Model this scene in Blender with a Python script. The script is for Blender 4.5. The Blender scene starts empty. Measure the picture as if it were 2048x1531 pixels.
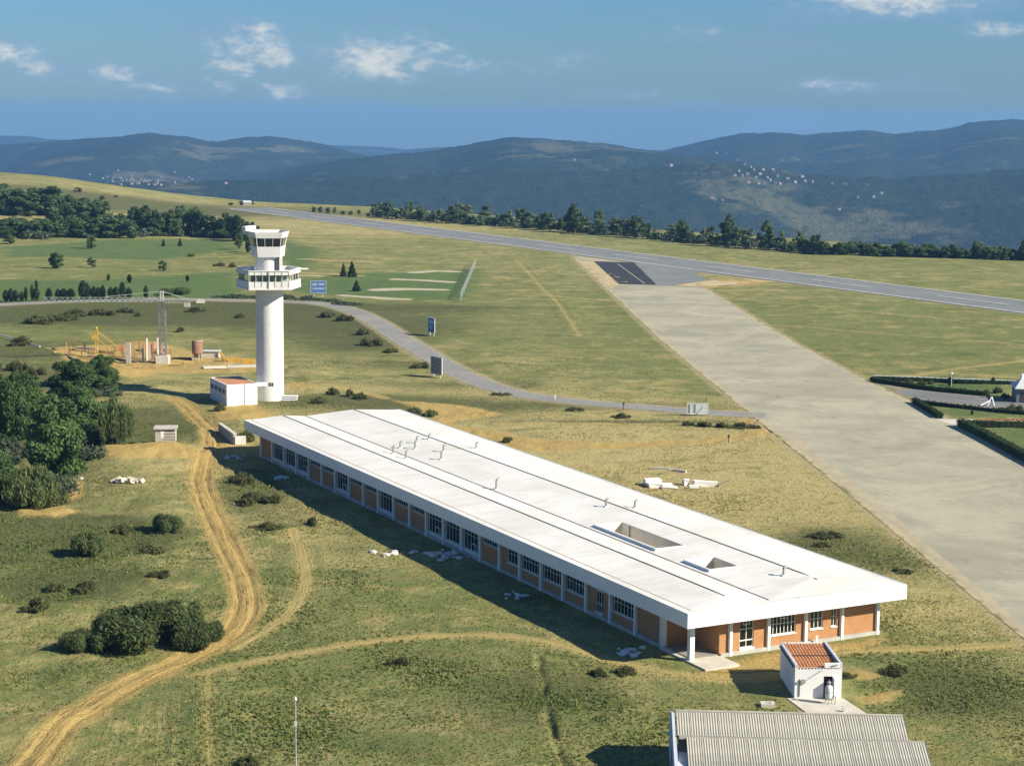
import bpy, bmesh, math, random
import numpy as np
from mathutils import Matrix, Vector

sc = bpy.context.scene
COL = sc.collection
R = math.radians

# ------------------------------------------------------------------ camera
FPX, PITCH, ROLL, HCAM = 3722.29, 0.14009, 0.0085, 50.0      # focal length in px of a 2048 px wide frame
cam_d = bpy.data.cameras.new('camera')
cam_d.sensor_width = 36.0
cam_d.lens = FPX / 2048.0 * 36.0
cam_d.clip_start = 1.0
cam_d.clip_end = 150000.0
cam = bpy.data.objects.new('camera', cam_d)
COL.objects.link(cam)
cp, sp_ = math.cos(PITCH), math.sin(PITCH)
cr, sr = math.cos(ROLL), math.sin(ROLL)
_fwd = Vector((0, cp, -sp_)); _up0 = Vector((0, sp_, cp)); _x = Vector((1, 0, 0))
_right = cr * _x + sr * _up0
_up = -sr * _x + cr * _up0
M = Matrix((( _right.x, _up.x, -_fwd.x, 0), (_right.y, _up.y, -_fwd.y, 0), (_right.z, _up.z, -_fwd.z, HCAM), (0, 0, 0, 1)))
cam.matrix_world = M
sc.camera = cam

# ------------------------------------------------------------------ sun, sky, exposure
SUN_EL = 32.5
SUN_VEC = Vector((0.93, -0.37, 0)).normalized()
_sd = Vector((SUN_VEC.x * math.cos(R(SUN_EL)), SUN_VEC.y * math.cos(R(SUN_EL)), math.sin(R(SUN_EL))))
sun_d = bpy.data.lights.new('sun', 'SUN')
sun_d.energy = 5.0
sun_d.angle = R(0.55)
sun_d.color = (1.0, 0.92, 0.76)
sun = bpy.data.objects.new('sun', sun_d)
sun.rotation_euler = (-_sd).to_track_quat('-Z', 'Y').to_euler()
sun.location = (60, -40, 120)
COL.objects.link(sun)

world = bpy.data.worlds.new('World')
sc.world = world
world.use_nodes = True
world.cycles.sampling_method = 'MANUAL'
world.cycles.sample_map_resolution = 512

sc.view_settings.view_transform = 'Standard'
sc.view_settings.look = 'None'
sc.view_settings.gamma = 1.0
sc.view_settings.use_curve_mapping = False
sc.view_settings.exposure = 0.80
sc.render.engine = 'CYCLES'
sc.cycles.use_denoising = True
sc.cycles.max_bounces = 5
sc.cycles.diffuse_bounces = 3
sc.cycles.glossy_bounces = 2
sc.cycles.transparent_max_bounces = 12
sc.cycles.volume_bounces = 1
sc.cycles.use_adaptive_sampling = True


class NT:
    """small helper for node trees"""
    def __init__(s, nt):
        s.nt = nt
        s.N = nt.nodes
        s.L = nt.links
    def n(s, t, **kw):
        o = s.N.new(t)
        for k, v in kw.items():
            if k.startswith('i_'):
                key = k[2:]
                o.inputs[int(key) if key.isdigit() else key.replace('_', ' ')].default_value = v
            else:
                setattr(o, k, v)
        return o
    def link(s, a, b):
        s.L.new(a, b)
    def put(s, v, sock):
        if hasattr(v, 'default_value') or isinstance(v, bpy.types.NodeSocket):
            s.L.new(v, sock)
        else:
            sock.default_value = v
    def math(s, op, a, b=0.0, c=None, clamp=False):
        o = s.N.new('ShaderNodeMath'); o.operation = op; o.use_clamp = clamp
        s.put(a, o.inputs[0]); s.put(b, o.inputs[1])
        if c is not None: s.put(c, o.inputs[2])
        return o.outputs[0]
    def mix(s, f, a, b):
        o = s.N.new('ShaderNodeMix'); o.data_type = 'RGBA'
        s.put(f, o.inputs[0])
        s.put(a if not isinstance(a, tuple) else (*a[:3], 1), o.inputs[6])
        s.put(b if not isinstance(b, tuple) else (*b[:3], 1), o.inputs[7])
        return o.outputs[2]
    def smooth(s, v, lo, hi):
        o = s.N.new('ShaderNodeMapRange'); o.interpolation_type = 'SMOOTHSTEP'
        s.put(v, o.inputs[0]); s.put(lo, o.inputs[1]); s.put(hi, o.inputs[2])
        return o.outputs[0]
    def noise(s, vec, scale, detail=3.0, rough=0.55, dist=0.0):
        o = s.N.new('ShaderNodeTexNoise')
        if vec is not None: s.L.new(vec, o.inputs['Vector'])
        o.inputs['Scale'].default_value = scale
        o.inputs['Detail'].default_value = detail
        o.inputs['Roughness'].default_value = rough
        o.inputs['Distortion'].default_value = dist
        return o.outputs[0]
    def attr(s, name):
        o = s.N.new('ShaderNodeAttribute'); o.attribute_name = name
        return o.outputs['Fac']
    def pos(s):
        return s.N.new('ShaderNodeNewGeometry').outputs['Position']
    def objco(s):
        return s.N.new('ShaderNodeTexCoord').outputs['Object']


def px_dir(px, py):
    """azimuth and elevation (radians) of a direction in the photograph"""
    return (px - 1024) / FPX, (240.66 + ROLL * (px - 1024) - py) / FPX


def build_world():
    g = NT(world.node_tree)
    g.N.clear()
    out = g.n('ShaderNodeOutputWorld')
    bg = g.n('ShaderNodeBackground')
    bg.inputs[1].default_value = 0.063
    sky = g.n('ShaderNodeTexSky', sky_type='NISHITA', sun_disc=False)
    sky.sun_elevation = R(SUN_EL)
    sky.sun_rotation = math.atan2(SUN_VEC.x, SUN_VEC.y)
    sky.altitude = 200
    sky.air_density = 1.25
    sky.dust_density = 0.25
    sky.ozone_density = 3.0
    d = g.n('ShaderNodeTexCoord').outputs['Generated']
    sep = g.n('ShaderNodeSeparateXYZ'); g.link(d, sep.inputs[0])
    az = g.math('ARCTAN2', sep.outputs[0], sep.outputs[1])
    el = g.math('ARCSINE', sep.outputs[2])
    cv = g.n('ShaderNodeCombineXYZ'); g.link(az, cv.inputs[0])
    g.link(g.math('MULTIPLY', el, 2.0), cv.inputs[1])
    v = cv.outputs[0]
    nz = g.noise(v, 34.0, 6.0, 0.62, 0.3)
    nz2 = g.noise(v, 110.0, 5.0, 0.6)
    shape = g.math('ADD', g.math('MULTIPLY', g.math('SUBTRACT', nz, 0.5), 3.4), g.math('MULTIPLY', g.math('SUBTRACT', nz2, 0.5), 1.1))
    # single cumulus heaps seen low over the hills: centre, half width, half height, strength
    heaps = [(500, 108, 130, 58, 0.95), (560, 100, 60, 40, 0.7), (765, 118, 150, 50, 1.1), (690, 125, 70, 30, 0.7), (910, 136, 110, 28, 0.7), (1750, 8, 190, 46, 1.15),
             (30, 118, 100, 40, 0.9), (100, 140, 80, 26, 0.7), (440, 170, 50, 26, 0.75), (572, 182, 60, 24, 0.8),
             (235, 152, 90, 28, 0.7), (310, 180, 110, 24, 0.6), (1650, 175, 160, 22, 0.5), (1940, 70, 120, 18, 0.5), (1100, 130, 120, 30, 0.45), (1350, 70, 100, 26, 0.4), (1250, 190, 140, 16, 0.45),
             # heaps standing outside the frame, the same kind of sky going on
             (-260, 60, 130, 40, 0.9), (-700, 130, 140, 36, 0.9), (2350, 90, 150, 40, 0.9), (2800, 10, 180, 50, 1.0),
             (300, -260, 200, 60, 0.9), (1300, -420, 260, 70, 1.0), (-900, -500, 300, 80, 1.0), (3300, -600, 320, 90, 1.0)]
    cc = g.n('ShaderNodeCombineXYZ'); g.link(az, cc.inputs[0]); g.link(el, cc.inputs[1])
    acc = None
    for (px, py, sx, sy, st) in heaps:
        a0, e0 = px_dir(px, py)
        ma = g.n('ShaderNodeVectorMath', operation='MULTIPLY_ADD')
        g.link(cc.outputs[0], ma.inputs[0])
        ma.inputs[1].default_value = (FPX / sx, FPX / sy, 0); ma.inputs[2].default_value = (-a0 * FPX / sx, -e0 * FPX / sy, 0)
        dt = g.n('ShaderNodeVectorMath', operation='DOT_PRODUCT'); g.link(ma.outputs[0], dt.inputs[0]); g.link(ma.outputs[0], dt.inputs[1])
        m = g.math('SUBTRACT', st, dt.outputs['Value'])
        acc = m if acc is None else g.math('MAXIMUM', acc, m)
    acc = g.math('MAXIMUM', acc, -2.0)
    dens = g.math('ADD', acc, shape)
    cm = g.math('MULTIPLY', g.smooth(dens, -0.7, 1.4), 0.66)
    # thin grey streaks everywhere
    cs = g.n('ShaderNodeCombineXYZ'); g.link(az, cs.inputs[0]); g.link(g.math('MULTIPLY', el, 7.0), cs.inputs[1])
    st1 = g.noise(cs.outputs[0], 11.0, 5.0, 0.55, 0.2)
    streak = g.math('MULTIPLY', g.smooth(st1, 0.46, 0.70), 0.5)
    warm = g.math('ADD', g.smooth(dens, 0.2, 1.6), g.math('MULTIPLY', g.math('SUBTRACT', nz2, 0.5), 0.9), clamp=True)
    ccol = g.mix(warm, (2.6, 3.9, 5.6), (8.8, 8.3, 7.4))
    skyc = sky.outputs[0]
    hs = g.n('ShaderNodeHueSaturation'); hs.inputs['Saturation'].default_value = 1.0; hs.inputs['Value'].default_value = 1.0
    tint = g.n('ShaderNodeMix', data_type='RGBA', blend_type='MULTIPLY')
    tint.inputs[0].default_value = 1.0; tint.inputs[7].default_value = (0.335, 0.585, 1.0, 1)
    g.link(skyc, tint.inputs[6]); skyc = tint.outputs[2]
    g.link(skyc, hs.inputs['Color'])
    c1 = g.mix(streak, hs.outputs[0], (2.3, 3.5, 5.2))
    c2 = g.mix(cm, c1, ccol)
    g.link(c2, bg.inputs[0])
    g.link(bg.outputs[0], out.inputs[0])


build_world()

# ------------------------------------------------------------------ photograph geometry -> places on the ground
EDGE_AZ = np.array([-1.2, -0.30, -0.16, -0.135, -0.07, 0.075, 0.28, 0.40, 1.2])
EDGE_R = np.array([1330, 1330, 1190, 1130, 1060, 860, 730, 690, 690.0])


def sstep(x, a, b):
    t = np.clip((x - a) / (b - a), 0, 1)
    return t * t * (3 - 2 * t)


def h_base(x, y):
    """broad lie of the land (metres)"""
    x = np.asarray(x, float); y = np.asarray(y, float)
    r = np.hypot(x, y) + 1e-6
    az = np.arctan2(x, np.maximum(y, 1e-3))
    rise = 12.5 * sstep(r, 720, 1180) * sstep(-az, 0.145, 0.275)
    er = np.interp(az, EDGE_AZ, EDGE_R)
    over = np.maximum(r - er, 0)
    return rise - 0.16 * over * sstep(over, 0, 60) * (y > 0)


def ray(px, py):
    X = px - 1024.0; Y = py - 765.5
    x0 = cr * X + sr * Y; y0 = -sr * X + cr * Y
    A = x0 / FPX; B = -y0 / FPX
    return A, cp + B * sp_, -sp_ + B * cp


def G(px, py, z=None):
    """ground point seen at a pixel of the photograph (on the land, or on a level z)"""
    a, b, c = ray(px, py)
    zz = 0.0 if z is None else z
    for _ in range(1 if z is not None else 12):
        t = (zz - HCAM) / c
        if z is None:
            zz = 0.5 * zz + 0.5 * float(h_base(a * t, b * t))
    t = (zz - HCAM) / c
    return (a * t, b * t)


def G3(px, py, z=None):
    x, y = G(px, py, z)
    return (x, y, float(h_base(x, y)) if z is None else z)


def ppm(y):
    """photo pixels per metre at a depth"""
    return FPX / y


# ------------------------------------------------------------------ object helpers
def link(o, parent=None):
    COL.objects.link(o)
    if parent is not None:
        o.parent = parent
    return o


def tag(o, label=None, cat=None, group=None, kind=None):
    if label: o['label'] = label
    if cat: o['category'] = cat
    if group: o['group'] = group
    if kind: o['kind'] = kind
    return o


def thing(name, label, cat, loc=(0, 0, 0), rz=0.0, group=None):
    o = bpy.data.objects.new(name, None)
    o.empty_display_size = 0.5
    link(o)
    o.location = loc
    o.rotation_euler = (0, 0, rz)
    return tag(o, label, cat, group, 'thing')


class MB:
    def __init__(s):
        s.v = []; s.f = []
    def add(s, vs, fs):
        k = len(s.v)
        s.v += [tuple(p) for p in vs]
        s.f += [tuple(i + k for i in f) for f in fs]
        return s
    def box(s, x0, x1, y0, y1, z0, z1):
        return s.add([(x0, y0, z0), (x1, y0, z0), (x1, y1, z0), (x0, y1, z0), (x0, y0, z1), (x1, y0, z1), (x1, y1, z1), (x0, y1, z1)],
                     [(3, 2, 1, 0), (4, 5, 6, 7), (0, 1, 5, 4), (1, 2, 6, 5), (2, 3, 7, 6), (3, 0, 4, 7)])
    def beam(s, p, q, w, h=None):
        """square bar from p to q"""
        h = h or w
        p = Vector(p); q = Vector(q); d = (q - p).normalized()
        up = Vector((0, 0, 1)) if abs(d.z) < 0.95 else Vector((1, 0, 0))
        a = d.cross(up).normalized() * (w / 2); b = a.cross(d).normalized() * (h / 2)
        vs = [p - a - b, p + a - b, p + a + b, p - a + b, q - a - b, q + a - b, q + a + b, q - a + b]
        return s.add(vs, [(3, 2, 1, 0), (4, 5, 6, 7), (0, 1, 5, 4), (1, 2, 6, 5), (2, 3, 7, 6), (3, 0, 4, 7)])
    def tube(s, p, q, r0, r1=None, n=8, caps=True):
        r1 = r0 if r1 is None else r1
        p = Vector(p); q = Vector(q); d = (q - p).normalized()
        up = Vector((0, 0, 1)) if abs(d.z) < 0.95 else Vector((1, 0, 0))
        a = d.cross(up).normalized(); b = a.cross(d).normalized()
        vs = []
        for c, r in ((p, r0), (q, r1)):
            for i in range(n):
                t = 2 * math.pi * i / n
                vs.append(c + a * (r * math.cos(t)) + b * (r * math.sin(t)))
        fs = [(i, (i + 1) % n, n + (i + 1) % n, n + i) for i in range(n)]
        if caps:
            fs += [tuple(range(n - 1, -1, -1)), tuple(range(n, 2 * n))]
        return s.add(vs, fs)
    def lathe(s, prof, n=24, c=(0, 0)):
        vs = []
        for (r, z) in prof:
            for i in range(n):
                t = 2 * math.pi * i / n
                vs.append((c[0] + r * math.cos(t), c[1] + r * math.sin(t), z))
        fs = []
        for k in range(len(prof) - 1):
            for i in range(n):
                j = (i + 1) % n
                fs.append((k * n + i, k * n + j, (k + 1) * n + j, (k + 1) * n + i))
        fs.append(tuple(range(n - 1, -1, -1)))
        fs.append(tuple((len(prof) - 1) * n + i for i in range(n)))
        return s.add(vs, fs)
    def prism(s, pts, z0, z1, top=None):
        """polygon extruded; top may be another polygon (tapered)"""
        top = top or pts
        n = len(pts)
        vs = [(x, y, z0) for x, y in pts] + [(x, y, z1) for x, y in top]
        fs = [(i, (i + 1) % n, n + (i + 1) % n, n + i) for i in range(n)]
        fs += [tuple(range(n - 1, -1, -1)), tuple(range(n, 2 * n))]
        return s.add(vs, fs)
    def ring(s, outer0, outer1, inner0, inner1, z0, z1):
        """hollow band between an outer and an inner polygon (each with bottom and top outline)"""
        n = len(outer0)
        vs = [(x, y, z0) for x, y in outer0] + [(x, y, z1) for x, y in outer1] + [(x, y, z0) for x, y in inner0] + [(x, y, z1) for x, y in inner1]
        fs = []
        for i in range(n):
            j = (i + 1) % n
            fs += [(i, j, n + j, n + i), (2 * n + j, 2 * n + i, 3 * n + i, 3 * n + j), (n + i, n + j, 3 * n + j, 3 * n + i), (j, i, 2 * n + i, 2 * n + j)]
        return s.add(vs, fs)
    def mesh(s, name, mat=None, smooth=False):
        me = bpy.data.meshes.new(name)
        me.from_pydata(s.v, [], s.f)
        me.validate()
        bm = bmesh.new(); bm.from_mesh(me)
        bmesh.ops.recalc_face_normals(bm, faces=bm.faces)
        bm.to_mesh(me); bm.free()
        if mat: me.materials.append(mat)
        if smooth:
            me.polygons.foreach_set('use_smooth', [True] * len(me.polygons))
            me.set_sharp_from_angle(angle=R(40))
        return me
    def build(s, name, mat, parent=None, smooth=False, loc=None):
        o = bpy.data.objects.new(name, s.mesh(name, mat, smooth))
        link(o, parent)
        if loc is not None: o.location = loc
        return o


def np_mesh(name, V, F, mat=None, smooth=False):
    """V (n,3), F (m,k) int arrays -> mesh, fast"""
    V = np.asarray(V, np.float32); F = np.asarray(F, np.int32)
    me = bpy.data.meshes.new(name)
    me.vertices.add(len(V)); me.vertices.foreach_set('co', V.ravel())
    m, k = F.shape
    me.loops.add(m * k); me.loops.foreach_set('vertex_index', F.ravel())
    me.polygons.add(m)
    me.polygons.foreach_set('loop_start', np.arange(0, m * k, k, dtype=np.int32))
    me.polygons.foreach_set('loop_total', np.full(m, k, np.int32))
    if smooth: me.polygons.foreach_set('use_smooth', np.ones(m, bool))
    me.update(calc_edges=True)
    if mat: me.materials.append(mat)
    return me


def obj(name, me, parent=None, loc=None):
    o = bpy.data.objects.new(name, me)
    link(o, parent)
    if loc is not None: o.location = loc
    return o


def copy_tree(o, loc=None, rz=None, scale=None, parent=None):
    c = o.copy(); COL.objects.link(c)
    if parent is not None: c.parent = parent
    for ch in list(o.children):
        copy_tree(ch, parent=c)
    if loc is not None: c.location = loc
    if rz is not None: c.rotation_euler = (0, 0, rz)
    if scale is not None: c.scale = scale
    return c


ORD = ['first', 'second', 'third', 'fourth', 'fifth', 'sixth', 'seventh', 'eighth', 'ninth', 'tenth', 'eleventh', 'twelfth', 'thirteenth',
       'fourteenth', 'fifteenth', 'sixteenth', 'seventeenth', 'eighteenth', 'nineteenth']
TENS = {2: ('twenty', 'twentieth'), 3: ('thirty', 'thirtieth'), 4: ('forty', 'fortieth'), 5: ('fifty', 'fiftieth'), 6: ('sixty', 'sixtieth'),
        7: ('seventy', 'seventieth'), 8: ('eighty', 'eightieth'), 9: ('ninety', 'ninetieth')}


def nth(i):
    i += 1
    if i < 20: return ORD[i - 1]
    t, u = divmod(i, 10)
    return TENS[t][1] if u == 0 else TENS[t][0] + '-' + ORD[u - 1]


# ------------------------------------------------------------------ materials
def mat_plain(name, c1, c2=None, scale=1.0, rough=0.8, bump=0.0, bscale=None, metal=0.0, detail=4.0, spec=0.3, stain=None):
    m = bpy.data.materials.new(name); m.use_nodes = True
    g = NT(m.node_tree)
    b = g.N['Principled BSDF']
    b.inputs['Roughness'].default_value = rough
    b.inputs['Metallic'].default_value = metal
    b.inputs['Specular IOR Level'].default_value = spec
    co = g.objco()
    if c2 is None:
        c2 = tuple(x * 0.8 for x in c1)
    nz = g.noise(co, scale, detail, 0.6)
    col = g.mix(g.smooth(nz, 0.3, 0.7), c1, c2)
    if stain:
        n2 = g.noise(co, stain[1], 5.0, 0.65)
        col = g.mix(g.math('MULTIPLY', g.smooth(n2, 0.5, 0.75), stain[2]), col, stain[0])
    g.link(col, b.inputs['Base Color'])
    if bump:
        bn = g.n('ShaderNodeBump'); bn.inputs['Strength'].default_value = bump; bn.inputs['Distance'].default_value = 0.05
        g.link(g.noise(co, bscale or scale * 4, 4.0, 0.6), bn.inputs['Height'])
        g.link(bn.outputs[0], b.inputs['Normal'])
    return m


def mat_leaf(name, dark, light, dry=None, scale=0.35):
    m = bpy.data.materials.new(name); m.use_nodes = True
    g = NT(m.node_tree)
    b = g.N['Principled BSDF']
    b.inputs['Roughness'].default_value = 0.85
    b.inputs['Specular IOR Level'].default_value = 0.15
    geo = g.n('ShaderNodeNewGeometry')
    rnd = geo.outputs['Random Per Island']
    nz = g.noise(geo.outputs['Position'], scale, 3.0, 0.6)
    f = g.math('ADD', g.math('MULTIPLY', rnd, 0.6), g.math('MULTIPLY', g.smooth(nz, 0.3, 0.7), 0.4))
    col = g.mix(f, dark, light)
    if dry:
        col = g.mix(g.math('MULTIPLY', g.math('GREATER_THAN', rnd, 0.86), 0.8), col, dry)
    oi = g.n('ShaderNodeObjectInfo')
    hs = g.n('ShaderNodeHueSaturation')
    g.link(g.math('ADD', g.math('MULTIPLY', oi.outputs['Random'], 0.5), 0.75), hs.inputs['Value'])
    g.link(col, hs.inputs['Color'])
    g.link(hs.outputs[0], b.inputs['Base Color'])
    tr = g.n('ShaderNodeBsdfTranslucent'); g.link(hs.outputs[0], tr.inputs[0])
    mx = g.n('ShaderNodeMixShader'); mx.inputs[0].default_value = 0.40
    g.link(b.outputs[0], mx.inputs[1]); g.link(tr.outputs[0], mx.inputs[2])
    g.link(mx.outputs[0], g.N['Material Output'].inputs[0])
    return m


def mat_brick(name, c1, c2, mortar):
    m = bpy.data.materials.new(name); m.use_nodes = True
    g = NT(m.node_tree)
    b = g.N['Principled BSDF']; b.inputs['Roughness'].default_value = 0.85
    co = g.n('ShaderNodeSeparateXYZ'); g.link(g.objco(), co.inputs[0])
    cb = g.n('ShaderNodeCombineXYZ'); g.link(g.math('ADD', co.outputs[0], co.outputs[1]), cb.inputs[0]); g.link(co.outputs[2], cb.inputs[1])
    bt = g.n('ShaderNodeTexBrick')
    g.link(cb.outputs[0], bt.inputs['Vector'])
    bt.inputs['Color1'].default_value = (*c1, 1); bt.inputs['Color2'].default_value = (*c2, 1); bt.inputs['Mortar'].default_value = (*mortar, 1)
    bt.inputs['Scale'].default_value = 1.0; bt.inputs['Brick Width'].default_value = 0.29; bt.inputs['Row Height'].default_value = 0.12
    bt.inputs['Mortar Size'].default_value = 0.012
    nz = g.noise(g.objco(), 0.7, 5.0, 0.65)
    col = g.mix(g.math('MULTIPLY', g.smooth(nz, 0.45, 0.8), 0.5), bt.outputs[0], tuple(x * 0.62 for x in c1))
    g.link(col, b.inputs['Base Color'])
    bn = g.n('ShaderNodeBump'); bn.inputs['Strength'].default_value = 0.4; bn.inputs['Distance'].default_value = 0.01
    g.link(bt.outputs['Fac'], bn.inputs['Height']); bn.invert = True
    g.link(bn.outputs[0], b.inputs['Normal'])
    return m


def mat_glass(name, tint=(0.55, 0.68, 0.66), gloss=0.9, fres=1.5):
    m = bpy.data.materials.new(name); m.use_nodes = True
    g = NT(m.node_tree); g.N.remove(g.N['Principled BSDF'])
    t = g.n('ShaderNodeBsdfTransparent'); t.inputs[0].default_value = (*tint, 1)
    gl = g.n('ShaderNodeBsdfGlossy'); gl.inputs['Roughness'].default_value = 0.03
    gl.inputs['Color'].default_value = (gloss, gloss, gloss, 1)
    fr = g.n('ShaderNodeFresnel'); fr.inputs['IOR'].default_value = fres
    mx = g.n('ShaderNodeMixShader')
    g.link(fr.outputs[0], mx.inputs[0]); g.link(t.outputs[0], mx.inputs[1]); g.link(gl.outputs[0], mx.inputs[2])
    g.link(mx.outputs[0], g.N['Material Output'].inputs[0])
    return m


MT = {}
MT['white'] = mat_plain('white_render', (0.80, 0.79, 0.75), (0.74, 0.73, 0.69), 0.35, 0.75, stain=((0.55, 0.53, 0.46), 0.25, 0.35))
MT['fascia'] = mat_plain('white_fascia', (0.80, 0.80, 0.76), (0.75, 0.75, 0.71), 0.3, 0.7, stain=((0.58, 0.57, 0.50), 0.4, 0.3))
MT['tower_white'] = mat_plain('tower_white', (0.80, 0.79, 0.76), (0.75, 0.74, 0.71), 0.3, 0.7, stain=((0.6, 0.58, 0.52), 0.3, 0.25))
def mat_tower():
    m = bpy.data.materials.new('tower_white'); m.use_nodes = True
    g = NT(m.node_tree); b = g.N['Principled BSDF']; b.inputs['Roughness'].default_value = 0.75
    co = g.objco(); sp = g.n('ShaderNodeSeparateXYZ'); g.link(co, sp.inputs[0])
    col = g.mix(g.smooth(g.noise(co, 0.4, 5.0, 0.65), 0.35, 0.7), (0.69, 0.68, 0.645), (0.62, 0.61, 0.57))
    mp = g.n('ShaderNodeMapping'); mp.inputs['Scale'].default_value = (2.2, 2.2, 0.10); g.link(co, mp.inputs['Vector'])
    col = g.mix(g.math('MULTIPLY', g.smooth(g.noise(mp.outputs[0], 1.0, 4.0, 0.65), 0.52, 0.75), 0.4), col, (0.52, 0.50, 0.45))
    fr = g.math('FRACT', g.math('DIVIDE', sp.outputs[2], 1.55))
    col = g.mix(g.math('MULTIPLY', g.math('LESS_THAN', fr, 0.04), 0.22), col, (0.40, 0.39, 0.36))
    g.link(col, b.inputs['Base Color'])
    return m


MT['tower_white'] = mat_tower()
MT['frame'] = mat_plain('window_white', (0.78, 0.78, 0.74), (0.72, 0.72, 0.69), 2.0, 0.55)
MT['concrete'] = mat_plain('concrete', (0.46, 0.43, 0.36), (0.36, 0.34, 0.29), 0.8, 0.9, 0.3, 4.0, stain=((0.27, 0.25, 0.2), 0.5, 0.5))
MT['pale_concrete'] = mat_plain('pale_concrete', (0.60, 0.55, 0.45), (0.50, 0.46, 0.38), 0.8, 0.9, 0.3, 4.0)
MT['plinth'] = mat_plain('plinth', (0.50, 0.48, 0.42), (0.38, 0.37, 0.33), 0.6, 0.9, 0.2, 3.0)
MT['brick'] = mat_brick('orange_brick', (0.45, 0.205, 0.072), (0.38, 0.165, 0.058), (0.42, 0.28, 0.15))
MT['glass'] = mat_glass('window_glass')
MT['dark_glass'] = mat_glass('cab_glass', (0.06, 0.13, 0.12), 0.8, 1.45)
MT['dark'] = mat_plain('dark_metal', (0.07, 0.07, 0.065), (0.05, 0.05, 0.05), 1.0, 0.6)
MT['seam'] = mat_plain('roof_seam', (0.17, 0.155, 0.13), (0.11, 0.10, 0.09), 0.5, 0.8)
MT['flash'] = mat_plain('rusty_flashing', (0.55, 0.34, 0.20), (0.62, 0.48, 0.36), 0.3, 0.8)
MT['vent'] = mat_plain('vent_metal', (0.30, 0.32, 0.28), (0.22, 0.24, 0.2), 1.5, 0.6)
MT['floor'] = mat_plain('floor_screed', (0.30, 0.27, 0.23), (0.22, 0.2, 0.17), 0.5, 0.9)
MT['plaster'] = mat_plain('well_plaster', (0.72, 0.67, 0.54), (0.62, 0.57, 0.46), 0.5, 0.9, stain=((0.48, 0.43, 0.33), 0.8, 0.4))
MT['terracotta'] = mat_plain('terracotta_roof', (0.52, 0.25, 0.13), (0.42, 0.19, 0.10), 0.8, 0.9, 0.2, 3.0)
MT['tile'] = mat_plain('clay_tile', (0.54, 0.27, 0.12), (0.40, 0.17, 0.075), 2.2, 0.9)
MT['trunk'] = mat_plain('bark', (0.10, 0.075, 0.05), (0.06, 0.045, 0.03), 2.0, 0.95)
MT['yellow'] = mat_plain('yellow_paint', (0.62, 0.38, 0.05), (0.48, 0.28, 0.05), 1.0, 0.6)
MT['steel'] = mat_plain('galvanised', (0.42, 0.43, 0.41), (0.32, 0.33, 0.32), 1.0, 0.55, metal=0.3)
MT['pale_steel'] = mat_plain('pale_steel', (0.62, 0.62, 0.57), (0.5, 0.5, 0.46), 1.0, 0.6)
MT['rust'] = mat_plain('rusted_brown', (0.30, 0.17, 0.11), (0.20, 0.11, 0.075), 0.7, 0.85)
MT['wood'] = mat_plain('weathered_wood', (0.26, 0.20, 0.13), (0.18, 0.14, 0.09), 1.0, 0.9)
MT['stone'] = mat_plain('granite_rubble', (0.60, 0.54, 0.42), (0.44, 0.40, 0.32), 1.3, 0.95, 0.4, 4.0)
MT['white_rubble'] = mat_plain('white_rubble', (0.70, 0.67, 0.60), (0.52, 0.50, 0.45), 1.3, 0.95, 0.4, 4.0)
MT['block'] = mat_plain('concrete_block', (0.46, 0.42, 0.35), (0.36, 0.33, 0.28), 1.0, 0.9, 0.3, 5.0)
MT['fibre'] = mat_plain('fibre_cement', (0.43, 0.41, 0.33), (0.33, 0.315, 0.26), 0.5, 0.95, stain=((0.20, 0.19, 0.15), 0.35, 0.6))
MT['shade_blue'] = mat_plain('shade_blue_render', (0.52, 0.56, 0.62), (0.44, 0.48, 0.54), 0.5, 0.9, stain=((0.33, 0.35, 0.40), 0.6, 0.5))  # render colour carries the blue of the shaded shed wall
MT['blue'] = mat_plain('blue_panel', (0.10, 0.20, 0.42), (0.08, 0.16, 0.34), 0.6, 0.6)
MT['pale_panel'] = mat_plain('pale_panel', (0.55, 0.58, 0.55), (0.45, 0.49, 0.47), 0.8, 0.7)
MT['grey_panel'] = mat_plain('grey_panel', (0.24, 0.25, 0.23), (0.16, 0.17, 0.16), 1.5, 0.8)
MT['red'] = mat_plain('red_paint', (0.50, 0.10, 0.06), (0.42, 0.08, 0.05), 1.0, 0.7)
MT['house_white'] = mat_plain('house_white', (0.78, 0.75, 0.68), (0.7, 0.67, 0.6), 0.2, 0.9)
MT['house_wall'] = mat_plain('dimmed_house_wall', (0.40, 0.375, 0.33), (0.31, 0.29, 0.25), 0.05, 0.9)  # house white darkened so the far houses stay faint
MT['house_roof'] = mat_plain('house_roof', (0.24, 0.15, 0.11), (0.18, 0.11, 0.08), 0.2, 0.9)
MT['pine'] = mat_leaf('pine_needles', (0.045, 0.084, 0.032), (0.149, 0.228, 0.070))
MT['oak'] = mat_leaf('dark_leaves', (0.048, 0.084, 0.036), (0.140, 0.200, 0.076))
MT['grey_tree'] = mat_leaf('eucalyptus_leaves', (0.081, 0.121, 0.069), (0.223, 0.274, 0.134))
MT['conifer'] = mat_leaf('conifer_needles', (0.024, 0.045, 0.021), (0.068, 0.105, 0.042))
MT['broom'] = mat_leaf('broom_stems', (0.058, 0.093, 0.035), (0.176, 0.232, 0.080), (0.240, 0.208, 0.080))
MT['scrub'] = mat_leaf('scrub_leaves', (0.052, 0.075, 0.029), (0.169, 0.182, 0.065), (0.247, 0.182, 0.078))
MT['hedge'] = mat_leaf('hedge_leaves', (0.021, 0.037, 0.015), (0.057, 0.086, 0.029))

# ================================================================== THE LAND
rng = np.random.default_rng(7)


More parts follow.
